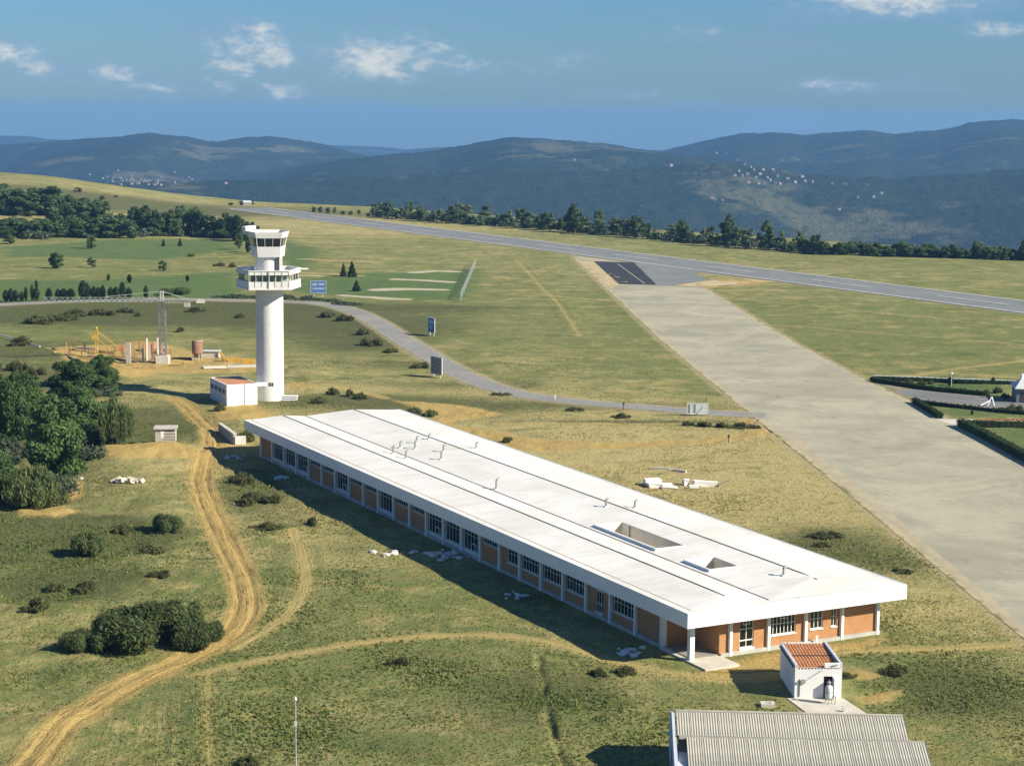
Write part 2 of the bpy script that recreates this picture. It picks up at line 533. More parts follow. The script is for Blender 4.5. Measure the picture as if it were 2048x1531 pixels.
def poly_px(pts, step=2.0):
    """polyline of photo points -> smooth polyline on the land"""
    P = np.array([G(*p) for p in pts])
    if len(P) > 2:                                     # Catmull-Rom
        out = []
        Q = np.vstack([2 * P[0] - P[1], P, 2 * P[-1] - P[-2]])
        for i in range(1, len(Q) - 2):
            n = max(2, int(np.linalg.norm(Q[i + 1] - Q[i]) / step))
            for t in np.linspace(0, 1, n, endpoint=False):
                a, b, c, d = Q[i - 1], Q[i], Q[i + 1], Q[i + 2]
                out.append(0.5 * (2 * b + (c - a) * t + (2 * a - 5 * b + 4 * c - d) * t * t + (3 * b - a - 3 * c + d) * t ** 3))
        out.append(P[-1])
        P = np.array(out)
    return P


def dist_line(X, Y, P):
    """signed distance to a polyline (sign = side)"""
    best = np.full(X.shape, 1e9); sgn = np.zeros(X.shape)
    for (x0, y0), (x1, y1) in zip(P[:-1], P[1:]):
        dx, dy = x1 - x0, y1 - y0
        L2 = dx * dx + dy * dy + 1e-9
        t = np.clip(((X - x0) * dx + (Y - y0) * dy) / L2, 0, 1)
        ex, ey = X - (x0 + t * dx), Y - (y0 + t * dy)
        d = np.hypot(ex, ey)
        k = d < best
        best = np.where(k, d, best)
        sgn = np.where(k, np.sign(dx * ey - dy * ex), sgn)
    return best * np.where(sgn == 0, 1, sgn)


def sdf_poly(X, Y, P):
    """inside-positive distance to a polygon"""
    d = np.abs(dist_line(X, Y, np.vstack([P, P[:1]])))
    ins = np.zeros(X.shape, bool)
    n = len(P)
    for i in range(n):
        x0, y0 = P[i]; x1, y1 = P[(i + 1) % n]
        c = (y0 > Y) != (y1 > Y)
        ins ^= c & (X < (x1 - x0) * (Y - y0) / (y1 - y0 + 1e-12) + x0)
    return np.where(ins, d, -d)


def near(X, Y, P, m):
    return (X > P[:, 0].min() - m) & (X < P[:, 0].max() + m) & (Y > P[:, 1].min() - m) & (Y < P[:, 1].max() + m)


# ---- fan grid: fine where the photograph looks, coarse round about
az = np.unique(np.concatenate([np.linspace(-1.25, -0.36, 40), np.linspace(-0.36, 0.36, 800), np.linspace(0.36, 1.25, 40)]))
rr = np.concatenate([np.array([2.0, 20, 45, 70, 90, 105]), 114 * np.exp(np.arange(0, math.log(1750 / 114), 0.0037))])
NA, NR = len(az), len(rr)
AZ, RR = np.meshgrid(az, rr)
GX = RR * np.sin(AZ); GY = RR * np.cos(AZ)


def vnoise(X, Y, wl, seed):
    """cheap value noise, wavelength in metres"""
    r_ = np.random.default_rng(seed)
    T = r_.random((256, 256))
    u = X / wl + 1000.3; v = Y / wl + 1000.7
    i = np.floor(u).astype(int); j = np.floor(v).astype(int)
    fu = u - i; fv = v - j
    fu = fu * fu * (3 - 2 * fu); fv = fv * fv * (3 - 2 * fv)
    a = T[i % 256, j % 256]; b = T[(i + 1) % 256, j % 256]; c = T[i % 256, (j + 1) % 256]; d = T[(i + 1) % 256, (j + 1) % 256]
    return (a * (1 - fu) + b * fu) * (1 - fv) + (c * (1 - fu) + d * fu) * fv - 0.5


# ---- pavements (outlines on the land)
YAW, NX, NY, LEN, WID = 0.4785, 16.3593, 166.5745, 122.61, 25.48
AX = np.array([-math.sin(YAW), math.cos(YAW)]); BX = np.array([math.cos(YAW), math.sin(YAW)])


def LW(w, l):
    p = np.array([NX, NY]) + BX * w + AX * l
    return (float(p[0]), float(p[1]))


TAXI = np.array([G(2300, 1500), G(2048, 1278), G(1570, 885), G(1490, 820), G(1320, 680), G(1220, 585), G(1152, 521), (22.0, 700.0),
                 (57.0, 635.0), G(1405, 566), G(1410, 575), G(1600, 690), G(1735, 760), G(1905, 840), G(2048, 925), G(2400, 1135)])
rw_dir = np.array([-0.4785, 0.8781])
_rb0 = np.array(G(2048, 628)); _rt0 = np.array(G(2048, 601))
RUN_N = _rb0 - rw_dir * 400; RUN_F = _rt0 - rw_dir * 400
_e = np.array(G(435, 416))
RLEN = 400 + float(np.dot(_e - _rb0, rw_dir))
RWID = abs(float(np.cross(rw_dir, _rt0 - _rb0)))
rw_nrm = np.array([rw_dir[1], -rw_dir[0]])
RUNWAY = np.array([RUN_N, RUN_N + rw_dir * RLEN, RUN_N + rw_dir * RLEN + rw_nrm * RWID, RUN_N + rw_nrm * RWID])
ROAD_PX = [(-60, 613), (60, 606), (160, 602), (300, 598), (430, 600), (560, 603), (640, 607), (700, 620), (750, 643), (800, 675), (860, 712), (920, 746),
           (980, 772), (1050, 790), (1130, 801), (1220, 809), (1330, 818), (1430, 826), (1530, 831)]
ROAD = poly_px(ROAD_PX, 4.0)
ROAD_HW = 3.0
RAMP = np.array([G(1752, 764), G(1830, 779), G(1930, 789), G(1995, 795), G(2080, 806), G(2080, 826), G(1972, 815), G(1900, 807), G(1832, 800), G(1800, 788)])

dirt = np.full(GX.shape, -50.0); trk = np.full(GX.shape, 50.0)
sand = np.full(GX.shape, -50.0); lush = np.full(GX.shape, -80.0); pav = np.full(GX.shape, -80.0)
faint = np.full(GX.shape, -50.0)


def paint(A, val, m):
    A[m] = np.maximum(A[m], val)


# tracks: photo polyline, half width (m)
TRACKS = [([(20, 1580), (60, 1525), (130, 1450), (230, 1388), (330, 1337), (420, 1295), (474, 1255), (492, 1210), (480, 1150), (452, 1090), (422, 1030),
            (402, 975), (405, 930), (424, 902)], 1.9),
          ([(424, 902), (418, 865), (392, 828), (362, 803), (330, 793)], 1.7)]
LIGHT = [([(400, 1352), (520, 1325), (640, 1300), (760, 1281), (850, 1272), (960, 1268), (1060, 1277), (1140, 1292), (1230, 1322), (1330, 1343), (1450, 1356), (1545, 1352)], 0.95),
         ([(468, 1300), (560, 1245), (600, 1200), (612, 1155), (600, 1100), (585, 1060)], 0.75),
         ([(413, 1352), (414, 1420), (420, 1560)], 0.22), ([(300, 1405), (285, 1450), (262, 1560)], -0.25), ([(330, 1400), (322, 1450), (305, 1560)], -0.25), ([(355, 1395), (352, 1450), (345, 1560)], -0.25), ([(250, 1425), (230, 1470), (200, 1560)], -0.25),
         ([(1690, 1302), (1800, 1300), (1930, 1297), (2100, 1283)], 1.2),
         ([(1530, 648), (1700, 662), (2100, 694)], 0.5), ([(1810, 752), (1950, 731), (2100, 714)], 0.8), ([(1840, 742), (2000, 752), (2060, 757)], 0.8),
         ([(1080, 588), (1230, 601)], 0.8), ([(1030, 516), (1080, 570), (1120, 610), (1160, 672)], 0.3), ([(1420, 592), (1700, 622), (2048, 655)], 0.5),
         ([(590, 762), (680, 776), (770, 797)], 1.0), ([(1000, 846), (1200, 848), (1500, 846)], 1.0), ([(590, 545), (720, 552)], 2.0), ([(600, 520), (760, 525)], 2.0)]
BARE = [[(780, 800), (870, 806), (960, 815), (1010, 828), (930, 838), (905, 846), (1000, 862), (1075, 878), (1200, 885), (1400, 878), (1540, 856), (1545, 868), (1400, 888), (1200, 897),
         (1090, 900), (1020, 897), (960, 880), (880, 848), (840, 820)],
        [(425, 815), (500, 806), (560, 830), (500, 838), (440, 838)],
        [(90, 693), (200, 686), (330, 690), (430, 708), (520, 716), (515, 742), (400, 742), (330, 745), (262, 757), (215, 748), (130, 716)],
        [(398, 872), (432, 876), (470, 892), (530, 893), (520, 906), (440, 908), (400, 900)],
        [(330, 790), (385, 800), (430, 850), (445, 888), (410, 880), (370, 820)],
        [(200, 910), (260, 900), (345, 902), (420, 906), (430, 917), (330, 925), (240, 930), (205, 925)], [(130, 975), (165, 970), (160, 1000), (128, 1005)],
        [(30, 1025), (90, 1018), (160, 1028), (110, 1042), (40, 1040)],
        [(1150, 521), (1188, 523), (1268, 571), (1222, 577)], [(1346, 571), (1420, 560), (1560, 562), (1500, 571), (1405, 577)],
        [(1388, 1345), (1480, 1318), (1560, 1302), (1640, 1290), (1760, 1276), (1762, 1284), (1690, 1306), (1560, 1345), (1450, 1362)],
        [(1500, 825), (1525, 838), (1560, 862), (1600, 880), (1580, 890), (1530, 868), (1470, 845)],
        [(560, 770), (600, 760), (640, 775), (600, 782)], [(1720, 1340), (1760, 1350), (1740, 1362), (1700, 1352)], [(1720, 1395), (1800, 1380), (1790, 1400), (1730, 1410)]]
SANDS = [([(832, 544), (870, 542), (906, 543)], 3.0), ([(792, 557), (850, 560), (900, 563)], 2.2), ([(757, 577), (820, 576), (878, 578)], 3.2), ([(688, 589), (740, 593), (810, 597)], 2.2), ([(560, 549), (640, 552)], 1.5)]
LUSH = [[(590, 560), (700, 548), (960, 538), (926, 600), (820, 598), (690, 588), (590, 580)], [(8, 495), (260, 478), (470, 478), (470, 500), (300, 520), (120, 512), (8, 515)],
        [(-60, 560), (200, 560), (470, 545), (480, 595), (200, 597), (-60, 606)], [(560, 480), (640, 500), (620, 540), (560, 530)],
        [(1832, 805), (1900, 812), (1990, 822), (2080, 828), (2080, 834), (1880, 837)], [(1925, 851), (2100, 852), (2200, 1000), (2048, 918)], [(1750, 760), (1990, 767), (1985, 790), (1830, 776)],
        [(200, 440), (330, 425), (330, 460), (200, 470)]]

for pts, hw in TRACKS:
    P = poly_px(pts, 1.5); m = near(GX, GY, P, 12)
    d = dist_line(GX[m], GY[m], P)
    paint(dirt, hw - np.abs(d), m)
    cur = trk[m]; trk[m] = np.where(np.abs(d) < np.abs(cur), d, cur)
for pts, hw in LIGHT:
    P = poly_px(pts, 3.0); m = near(GX, GY, P, 8)
    d = dist_line(GX[m], GY[m], P)
    paint(faint, hw - np.abs(d), m)
    cur = trk[m]; trk[m] = np.where(np.abs(d) < np.abs(cur), d, cur)
for pts in BARE:
    P = np.array([G(*p) for p in pts]); m = near(GX, GY, P, 8)
    paint(dirt, sdf_poly(GX[m], GY[m], P), m)
for pts, hw in SANDS:
    P = poly_px(pts, 4.0); m = near(GX, GY, P, 10)
    paint(sand, hw - np.abs(dist_line(GX[m], GY[m], P)), m)
for pts in LUSH:
    P = np.array([G(*p) for p in pts]); m = near(GX, GY, P, 30)
    paint(lush, sdf_poly(GX[m], GY[m], P), m)
for P in (TAXI, RUNWAY, RAMP):
    m = near(GX, GY, P, 40)
    paint(pav, sdf_poly(GX[m], GY[m], P), m)
m = near(GX, GY, ROAD, 30)
paint(pav, ROAD_HW - np.abs(dist_line(GX[m], GY[m], ROAD)), m)
bw = (GX - NX) * BX[0] + (GY - NY) * BX[1]; bl = (GX - NX) * AX[0] + (GY - NY) * AX[1]
bsd = np.minimum(np.minimum(bw - 1.0, 24 - bw), np.minimum(bl - 0.8, LEN - 2 - bl))

# relief: broken ground, flat under pavements and buildings
TWR = np.array(G(537, 803)) + np.array([0, 2.6])
flat = np.ones(GX.shape)
flat *= sstep(-pav, 0.0, 9.0)
flat *= 0.15 + 0.85 * sstep(-bsd, 0.5, 6.0)
flat *= sstep(np.hypot(GX - TWR[0] + 3, GY - TWR[1]), 9, 18)
_hx, _hy = G(1625, 1400); flat *= 0.1 + 0.9 * sstep(np.hypot(GX - _hx, GY - _hy), 5, 10)
wild = sstep(-GX, 18, 45) * sstep(-GY, -420, -300)
amp = (0.16 + 0.45 * wild) * flat
relief = amp * (1.7 * vnoise(GX, GY, 17, 1) + 1.0 * vnoise(GX, GY, 7, 2) + 0.55 * vnoise(GX, GY, 2.6, 3) + 0.35 * vnoise(GX, GY, 1.1, 4))
relief += flat * 0.9 * vnoise(GX, GY, 60, 5) * sstep(RR, 250, 500)
for (px, py, hgt, s) in [(250, 912, 0.9, 4.0), (330, 905, 0.7, 4.0), (150, 985, 0.8, 2.5), (100, 1030, 0.7, 3.5), (400, 910, 0.4, 3), (615, 742, 0.6, 3.5), (640, 750, 0.5, 3),
                         (285, 690, 1.3, 4), (250, 745, 0.8, 4), (120, 705, 0.8, 4), (470, 832, 0.8, 3.0)]:
    x, y = G(px, py)
    relief += hgt * np.exp(-((GX - x) ** 2 + (GY - y) ** 2) / (2 * s * s))
relief += np.clip(dirt + 0.6, 0, 1) * (np.abs(trk) > 3) * (bsd < -1) * (0.22 * vnoise(GX, GY, 1.3, 8) + 0.30 * vnoise(GX, GY, 3.1, 9))
# shallow ditch in the near lawn, ruts pressed into the main track
dit = poly_px([(1075, 1310), (1085, 1360), (1095, 1420), (1110, 1475), (1130, 1531)], 1.5)
m = near(GX, GY, dit, 4)
relief[m] -= (0.3 + 0.5 * vnoise(GX[m], GY[m], 2.2, 91)) * np.exp(-((dist_line(GX[m], GY[m], dit) + 0.5 * vnoise(GX[m], GY[m], 1.7, 92)) / 0.4) ** 2)
rut = np.exp(-((np.abs(trk) - 0.85) / 0.28) ** 2) * (dirt > -0.5)
relief -= 0.16 * rut
GZ = h_base(GX, GY) + relief
GZ[RR < 100] = 0

# dryness of the grass by district
dry = 0.38 - 0.36 * sstep(RR, 300, 470)
for (px, py, rad, v) in [(1150, 950, 28, .40), (1350, 960, 30, .42), (1600, 1090, 22, .05), (1700, 1250, 16, .18), (1280, 860, 35, .30), (1030, 700, 60, .05), (900, 480, 120, .10), (1250, 545, 60, .18),
                         (650, 450, 90, .45), (250, 395, 160, .55), (1700, 600, 80, .12), (1850, 690, 50, -.05), (1700, 480, 120, .22), (1950, 510, 120, .20), (300, 780, 25, .22), (250, 870, 25, .25),
                         (330, 960, 14, .12), (700, 1150, 18, -.10), (1000, 1400, 22, -.20), (1250, 1400, 14, .06), (180, 1300, 16, -.08), (600, 1450, 20, -.12), (350, 1440, 10, .15), (120, 1080, 12, -.15), (560, 1030, 12, .10), (640, 660, 45, .12),
                         (440, 690, 30, .15), (200, 640, 50, -.12), (120, 540, 90, .08), (350, 530, 90, .05), (800, 760, 20, .1), (100, 1150, 15, -.1)]:
    x, y = G(px, py)
    dry += v * np.exp(-((GX - x) ** 2 + (GY - y) ** 2) / (2 * rad * rad))
scrub = np.full(GX.shape, 0.0)
for (px, py, sx, sy, v) in [(120, 628, 50, 22, .9), (250, 625, 30, 14, .7), (340, 625, 25, 10, .5), (380, 612, 14, 8, .5), (60, 1060, 9, 6, .9), (90, 1100, 9, 7, .9), (180, 1060, 6, 5, .7), (140, 1180, 5, 5, .8), (60, 1170, 4, 4, .6), (300, 1080, 4, 4, .5), (250, 1160, 4, 3, .5), (580, 1050, 4, 4, .5), (150, 1340, 6, 4, .35), (1150, 1380, 5, 5, .4), (120, 870, 20, 20, .9), (60, 980, 10, 9, .9), (220, 850, 10, 12, .8),
                            (560, 610, 55, 9, .7), (700, 660, 18, 18, .6), (720, 690, 12, 12, .6), (830, 730, 14, 8, .6), (950, 770, 16, 6, .6), (1150, 812, 30, 6, .6), (1420, 846, 26, 3, .8), (700, 800, 16, 7, .7), (850, 825, 10, 4, .8), (880, 640, 20, 30, .3),
                            (500, 960, 4, 10, .7), (520, 1000, 4, 8, .6), (700, 1090, 3, 8, .4), (40, 700, 20, 18, .7), (60, 760, 14, 14, .8), (980, 1360, 8, 5, .35), (1080, 1440, 7, 5, .3), (760, 1480, 8, 6, .35), (1650, 1080, 7, 7, .7), (1780, 1130, 7, 6, .5), (1500, 1000, 8, 6, .3), (650, 1010, 3, 5, .5),
                            (1900, 1360, 7, 6, .6), (1960, 1420, 6, 6, .4), (1620, 1500, 6, 6, .3), (80, 400, 200, 60, .4), (60, 380, 120, 60, .5), (250, 405, 120, 40, .3)]:
    x, y = G(px, py)
    scrub += v * np.exp(-0.5 * (((GX - x) / sx) ** 2 + ((GY - y) / sy) ** 2))
farbrown = sstep(RR, 430, 620) * sstep(AZ, -0.12, 0.0)


def mat_ground():
    m = bpy.data.materials.new('meadow_and_earth'); m.use_nodes = True
    g = NT(m.node_tree); b = g.N['Principled BSDF']
    b.inputs['Roughness'].default_value = 1.0; b.inputs['Specular IOR Level'].default_value = 0.05
    p = g.pos()
    n1 = g.noise(p, 0.045, 4.0, 0.6, 0.4)
    n2 = g.noise(p, 0.28, 5.0, 0.65, 0.3)
    n3 = g.noise(p, 1.6, 5.0, 0.7)
    n4 = g.noise(p, 6.0, 3.0, 0.7)
    # long faint mowing / drainage streaks across the field
    mp = g.n('ShaderNodeMapping'); mp.inputs['Rotation'].default_value = (0, 0, 0.16); mp.inputs['Scale'].default_value = (0.012, 0.11, 1)
    g.link(p, mp.inputs['Vector'])
    n5 = g.noise(mp.outputs[0], 1.0, 4.0, 0.6)
    dsum = g.math('ADD', g.attr('dry'), g.math('MULTIPLY', g.math('SUBTRACT', n1, 0.5), 1.0))
    dsum = g.math('ADD', dsum, g.math('MULTIPLY', g.math('SUBTRACT', n2, 0.5), 1.4))
    dsum = g.math('ADD', dsum, g.math('MULTIPLY', g.math('SUBTRACT', n3, 0.5), 0.9))
    dsum = g.math('ADD', dsum, g.math('MULTIPLY', g.math('SUBTRACT', n5, 0.5), 0.9))
    col = g.mix(g.smooth(dsum, 0.05, 1.0), (0.160, 0.186, 0.060), (0.43, 0.36, 0.155))
    # patches of ranker green and of withered brown, metres across
    n7 = g.noise(p, 0.13, 7.0, 0.72, 0.5)
    col = g.mix(g.math('MULTIPLY', g.smooth(n7, 0.52, 0.66), 0.62), col, (0.082, 0.112, 0.040))
    col = g.mix(g.math('MULTIPLY', g.smooth(n7, 0.48, 0.34), 0.70), col, g.mix(n3, (0.32, 0.245, 0.10), (0.46, 0.385, 0.17)))
    n8 = g.noise(mp.outputs[0], 3.1, 6.0, 0.7, 0.3)
    col = g.mix(g.math('MULTIPLY', g.smooth(n8, 0.53, 0.68), 0.45), col, (0.22, 0.175, 0.082))
    # rusty, withered herbs
    n6 = g.noise(p, 0.6, 5.0, 0.7, 0.6)
    col = g.mix(g.math('MULTIPLY', g.smooth(n6, 0.50, 0.70), 0.65), col, (0.26, 0.185, 0.08))
    col = g.mix(g.math('MULTIPLY', g.smooth(n4, 0.56, 0.78), 0.45), col, (0.088, 0.108, 0.036))
    sv = g.math('ADD', g.attr('scrub'), g.math('ADD', g.math('MULTIPLY', g.math('SUBTRACT', n2, 0.5), 1.1), g.math('MULTIPLY', g.math('SUBTRACT', n3, 0.5), 0.9)))
    col = g.mix(g.math('MULTIPLY', g.smooth(sv, 0.25, 0.75), 0.85), col, g.mix(n3, (0.045, 0.060, 0.024), (0.13, 0.13, 0.055)))
    lv = g.math('ADD', g.attr('lush'), g.math('MULTIPLY', g.math('SUBTRACT', n1, 0.5), 24.0))
    lc = g.mix(n2, (0.050, 0.125, 0.036), (0.120, 0.160, 0.060))
    col = g.mix(g.math('MULTIPLY', g.smooth(lv, -5.0, 4.0), 0.8), col, lc)
    # bare earth
    edge = g.math('MULTIPLY', g.math('SUBTRACT', n2, 0.5), 2.4)
    edge = g.math('ADD', edge, g.math('MULTIPLY', g.math('SUBTRACT', n3, 0.5), 1.5))
    earth = g.mix(n3, (0.37, 0.255, 0.085), (0.49, 0.365, 0.135))
    earth = g.mix(g.smooth(n4, 0.5, 0.8), earth, (0.23, 0.155, 0.055))
    # wheel ruts run along the track: the noise depends on the offset from its middle
    tv = g.n('ShaderNodeCombineXYZ'); g.link(g.attr('trk'), tv.inputs[0])
    sp = g.n('ShaderNodeSeparateXYZ'); g.link(p, sp.inputs[0]); g.link(g.math('MULTIPLY', sp.outputs[1], 0.035), tv.inputs[1])
    rt = g.math('ADD', g.noise(tv.outputs[0], 3.2, 4.0, 0.7), g.math('MULTIPLY', g.math('SUBTRACT', n2, 0.5), 0.28))
    tm = g.smooth(g.math('ABSOLUTE', g.attr('trk')), 3.4, 2.0)
    earth = g.mix(g.math('MULTIPLY', g.math('MULTIPLY', g.smooth(rt, 0.50, 0.66), tm), 0.75), earth, (0.12, 0.078, 0.03))
    df = g.smooth(g.math('ADD', g.attr('dirt'), edge), -0.9, 0.9)
    tufts = g.math('MULTIPLY', g.smooth(n3, 0.56, 0.72), 0.55)
    df = g.math('MULTIPLY', df, g.math('SUBTRACT', 1.0, tufts))
    col = g.mix(df, col, earth)
    ff = g.math('MULTIPLY', g.smooth(g.math('ADD', g.attr('faint'), g.math('MULTIPLY', edge, 0.5)), -0.8, 0.6), 0.82)
    col = g.mix(ff, col, g.mix(g.math('MULTIPLY', g.smooth(rt, 0.45, 0.65), 0.6), (0.44, 0.34, 0.13), (0.24, 0.19, 0.075)))
    # verges of the pavements: pale, trodden
    pf = g.math('MULTIPLY', g.smooth(g.math('ADD', g.attr('pav'), g.math('MULTIPLY', edge, 0.7)), -1.7, -0.2), 0.75)
    col = g.mix(pf, col, (0.38, 0.31, 0.17))
    col = g.mix(g.smooth(g.attr('sand'), -0.9, 0.6), col, (0.47, 0.42, 0.28))
    g.link(col, b.inputs['Base Color'])
    bn = g.n('ShaderNodeBump'); bn.inputs['Strength'].default_value = 0.9; bn.inputs['Distance'].default_value = 0.35
    hgt = g.math('ADD', n3, g.math('MULTIPLY', n4, 0.35))
    hgt = g.math('ADD', hgt, g.math('MULTIPLY', g.math('MULTIPLY', rt, tm), -0.5))
    g.link(hgt, bn.inputs['Height']); g.link(bn.outputs[0], b.inputs['Normal'])
    return m


V = np.stack([GX, GY, GZ], -1).reshape(-1, 3)
idx = np.arange(NR * NA).reshape(NR, NA)
F = np.stack([idx[:-1, :-1], idx[:-1, 1:], idx[1:, 1:], idx[1:, :-1]], -1).reshape(-1, 4)[:, ::-1]
me = np_mesh('ground', V, F, mat_ground(), True)
for nm, A in (('dirt', dirt), ('trk', trk), ('sand', sand), ('lush', lush), ('dry', dry), ('scrub', scrub), ('pav', pav), ('faint', faint)):
    at = me.attributes.new(nm, 'FLOAT', 'POINT')
    at.data.foreach_set('value', A.astype(np.float32).ravel())
tag(obj('ground', me), kind='structure')


def gz(x, y):
    """height of the built ground at a place (nearest grid vertex blend)"""
    r = math.hypot(x, y); a = math.atan2(x, y)
    i = int(np.clip(np.searchsorted(rr, r) - 1, 0, NR - 2)); j = int(np.clip(np.searchsorted(az, a) - 1, 0, NA - 2))
    u = (r - rr[i]) / (rr[i + 1] - rr[i]); v = (a - az[j]) / (az[j + 1] - az[j])
    u = min(max(u, 0), 1); v = min(max(v, 0), 1)
    return float((GZ[i, j] * (1 - u) + GZ[i + 1, j] * u) * (1 - v) + (GZ[i, j + 1] * (1 - u) + GZ[i + 1, j + 1] * u) * v)


def on(px, py, dz=0.0):
    x, y = G(px, py)
    return (x, y, gz(x, y) + dz)


# ---- pavements
def mat_pave(name, c1, c2, stain, edgecol=None, crack=0.3, lines=None):
    m = bpy.data.materials.new(name); m.use_nodes = True
    g = NT(m.node_tree); b = g.N['Principled BSDF']
    b.inputs['Roughness'].default_value = 0.95; b.inputs['Specular IOR Level'].default_value = 0.1
    p = g.pos()
    n1 = g.noise(p, 0.06, 5.0, 0.65, 0.5); n2 = g.noise(p, 0.7, 5.0, 0.7); n3 = g.noise(p, 7.0, 3.0, 0.7)
    col = g.mix(g.smooth(n1, 0.32, 0.68), c1, c2)
    col = g.mix(g.math('MULTIPLY', g.smooth(g.noise(p, 1.9, 4.0, 0.75), 0.5, 0.72), 0.5), col, c2)
    col = g.mix(g.math('MULTIPLY', g.smooth(n2, 0.5, 0.8), 0.5), col, stain)
    col = g.mix(g.math('MULTIPLY', g.smooth(n3, 0.5, 0.8), crack), col, tuple(x * 0.7 for x in c2))
    # long tyre and drainage streaks
    mp = g.n('ShaderNodeMapping'); mp.inputs['Rotation'].default_value = (0, 0, -0.12); mp.inputs['Scale'].default_value = (0.5, 0.02, 1)
    g.link(p, mp.inputs['Vector'])
    n4 = g.noise(mp.outputs[0], 1.0, 4.0, 0.65)
    col = g.mix(g.math('MULTIPLY', g.smooth(n4, 0.52, 0.75), 0.35), col, tuple(x * 0.72 for x in c1))
    n5 = g.noise(p, 0.25, 6.0, 0.75, 0.8)
    col = g.mix(g.math('MULTIPLY', g.smooth(n5, 0.55, 0.68), 0.45), col, tuple(x * 0.62 for x in c2))
    col = g.mix(g.math('MULTIPLY', g.smooth(n5, 0.42, 0.30), 0.4), col, tuple(min(1, x * 1.25) for x in c1))
    if edgecol:
        e = g.math('ADD', g.attr('edge'), g.math('MULTIPLY', g.math('SUBTRACT', n2, 0.5), edgecol[2]))
        col = g.mix(g.math('MULTIPLY', g.smooth(e, edgecol[1], 0.0), 0.8), col, edgecol[0])
        w = g.math('ADD', g.attr('edge'), g.math('MULTIPLY', g.math('SUBTRACT', n5, 0.5), 5.0))
        col = g.mix(g.math('MULTIPLY', g.smooth(w, edgecol[1] * 0.35, -0.3), 0.9), col, (0.16, 0.16, 0.05))
    g.link(col, b.inputs['Base Color'])
    bn = g.n('ShaderNodeBump'); bn.inputs['Strength'].default_value = 0.25; bn.inputs['Distance'].default_value = 0.03
    g.link(n3, bn.inputs['Height']); g.link(bn.outputs[0], b.inputs['Normal'])
    return m


def sheet(name, P, z, mat, step=6.0, kind='structure', parent=None, thick=False):
    """polygon laid on the land as a fine sheet, with the distance to its edge as an attribute"""
    bm = bmesh.new()
    vs = [bm.verts.new((x, y, 0)) for x, y in P]
    bm.faces.new(vs)
    lo = P.min(0); hi = P.max(0)
    for ax, n_ in ((0, (1, 0, 0)), (1, (0, 1, 0))):
        for t in np.arange(math.ceil(lo[ax] / step) * step, hi[ax], step):
            co = [0, 0, 0]; co[ax] = t
            bmesh.ops.bisect_plane(bm, geom=bm.verts[:] + bm.edges[:] + bm.faces[:], plane_co=co, plane_no=n_, dist=1e-4)
    bmesh.ops.triangulate(bm, faces=[f for f in bm.faces if len(f.verts) > 4])
    me = bpy.data.meshes.new(name); bm.to_mesh(me); bm.free()
    n = len(me.vertices); co = np.zeros(n * 3, np.float32); me.vertices.foreach_get('co', co); co = co.reshape(-1, 3)
    co[:, 2] = h_base(co[:, 0], co[:, 1]) + z
    me.vertices.foreach_set('co', co.ravel())
    e = sdf_poly(co[:, 0].astype(float), co[:, 1].astype(float), np.asarray(P))
    at = me.attributes.new('edge', 'FLOAT', 'POINT'); at.data.foreach_set('value', np.abs(e).astype(np.float32))
    me.materials.append(mat)
    me.update()
    bm = bmesh.new(); bm.from_mesh(me); bmesh.ops.recalc_face_normals(bm, faces=bm.faces)
    if bm.faces and sum(f.normal.z for f in bm.faces) < 0: bmesh.ops.reverse_faces(bm, faces=bm.faces)
    bm.to_mesh(me); bm.free()
    o = obj(name, me, parent)
    if kind: tag(o, kind=kind)
    return o


M_TAXI = mat_pave('old_taxiway_concrete', (0.425, 0.395, 0.275), (0.295, 0.28, 0.205), (0.21, 0.20, 0.145), ((0.46, 0.375, 0.215), 1.7, 2.6), crack=0.6)
M_RUN = mat_pave('runway_asphalt', (0.215, 0.225, 0.215), (0.175, 0.185, 0.18), (0.15, 0.155, 0.15))
M_ROAD = mat_pave('road_asphalt', (0.29, 0.28, 0.245), (0.23, 0.225, 0.205), (0.18, 0.18, 0.165), ((0.40, 0.35, 0.24), 0.8, 0.8))
M_FRESH = mat_pave('fresh_asphalt', (0.050, 0.055, 0.062), (0.040, 0.044, 0.050), (0.06, 0.065, 0.07))
M_RAMP = mat_pave('ramp_asphalt', (0.20, 0.20, 0.19), (0.16, 0.16, 0.155), (0.13, 0.13, 0.13), ((0.33, 0.28, 0.18), 1.0, 1.0))
M_LINE = mat_plain('worn_white_line', (0.48, 0.475, 0.43), (0.28, 0.28, 0.265), 0.5, 0.9)
sheet('taxiway', TAXI, 0.03, M_TAXI)
runway = sheet('runway', RUNWAY, 0.08, M_RUN, 20.0)
sheet('asphalt_patch', np.array([G(1188, 523), G(1268, 525), G(1312, 570), G(1238, 568)]), 0.095, M_FRESH, 8.0)
sheet('runway_apron', np.array([G(1268, 525.5), G(1340, 533), G(1480, 556), G(1420, 560), G(1346, 571), G(1314, 570.5)]), 0.098, M_RUN, 8.0)
M_EARTH = mat_plain('pale_shoulder_earth', (0.50, 0.40, 0.22), (0.40, 0.31, 0.16), 0.15, 1.0, stain=((0.2, 0.17, 0.08), 0.4, 0.6))
M_DUST = mat_plain('dusty_concrete', (0.43, 0.36, 0.22), (0.34, 0.30, 0.20), 0.3, 1.0, stain=((0.30, 0.275, 0.2), 0.25, 0.9))
sheet('earth_shoulder', np.array([G(1152, 521), G(1187, 523), G(1237, 568), G(1222, 578)]), 0.06, M_EARTH, 8.0)
sheet('earth_shoulder', np.array([G(1347, 571.5), G(1420, 561), G(1480, 557), G(1545, 563), G(1500, 567), G(1405, 575)]), 0.12, M_EARTH, 8.0)
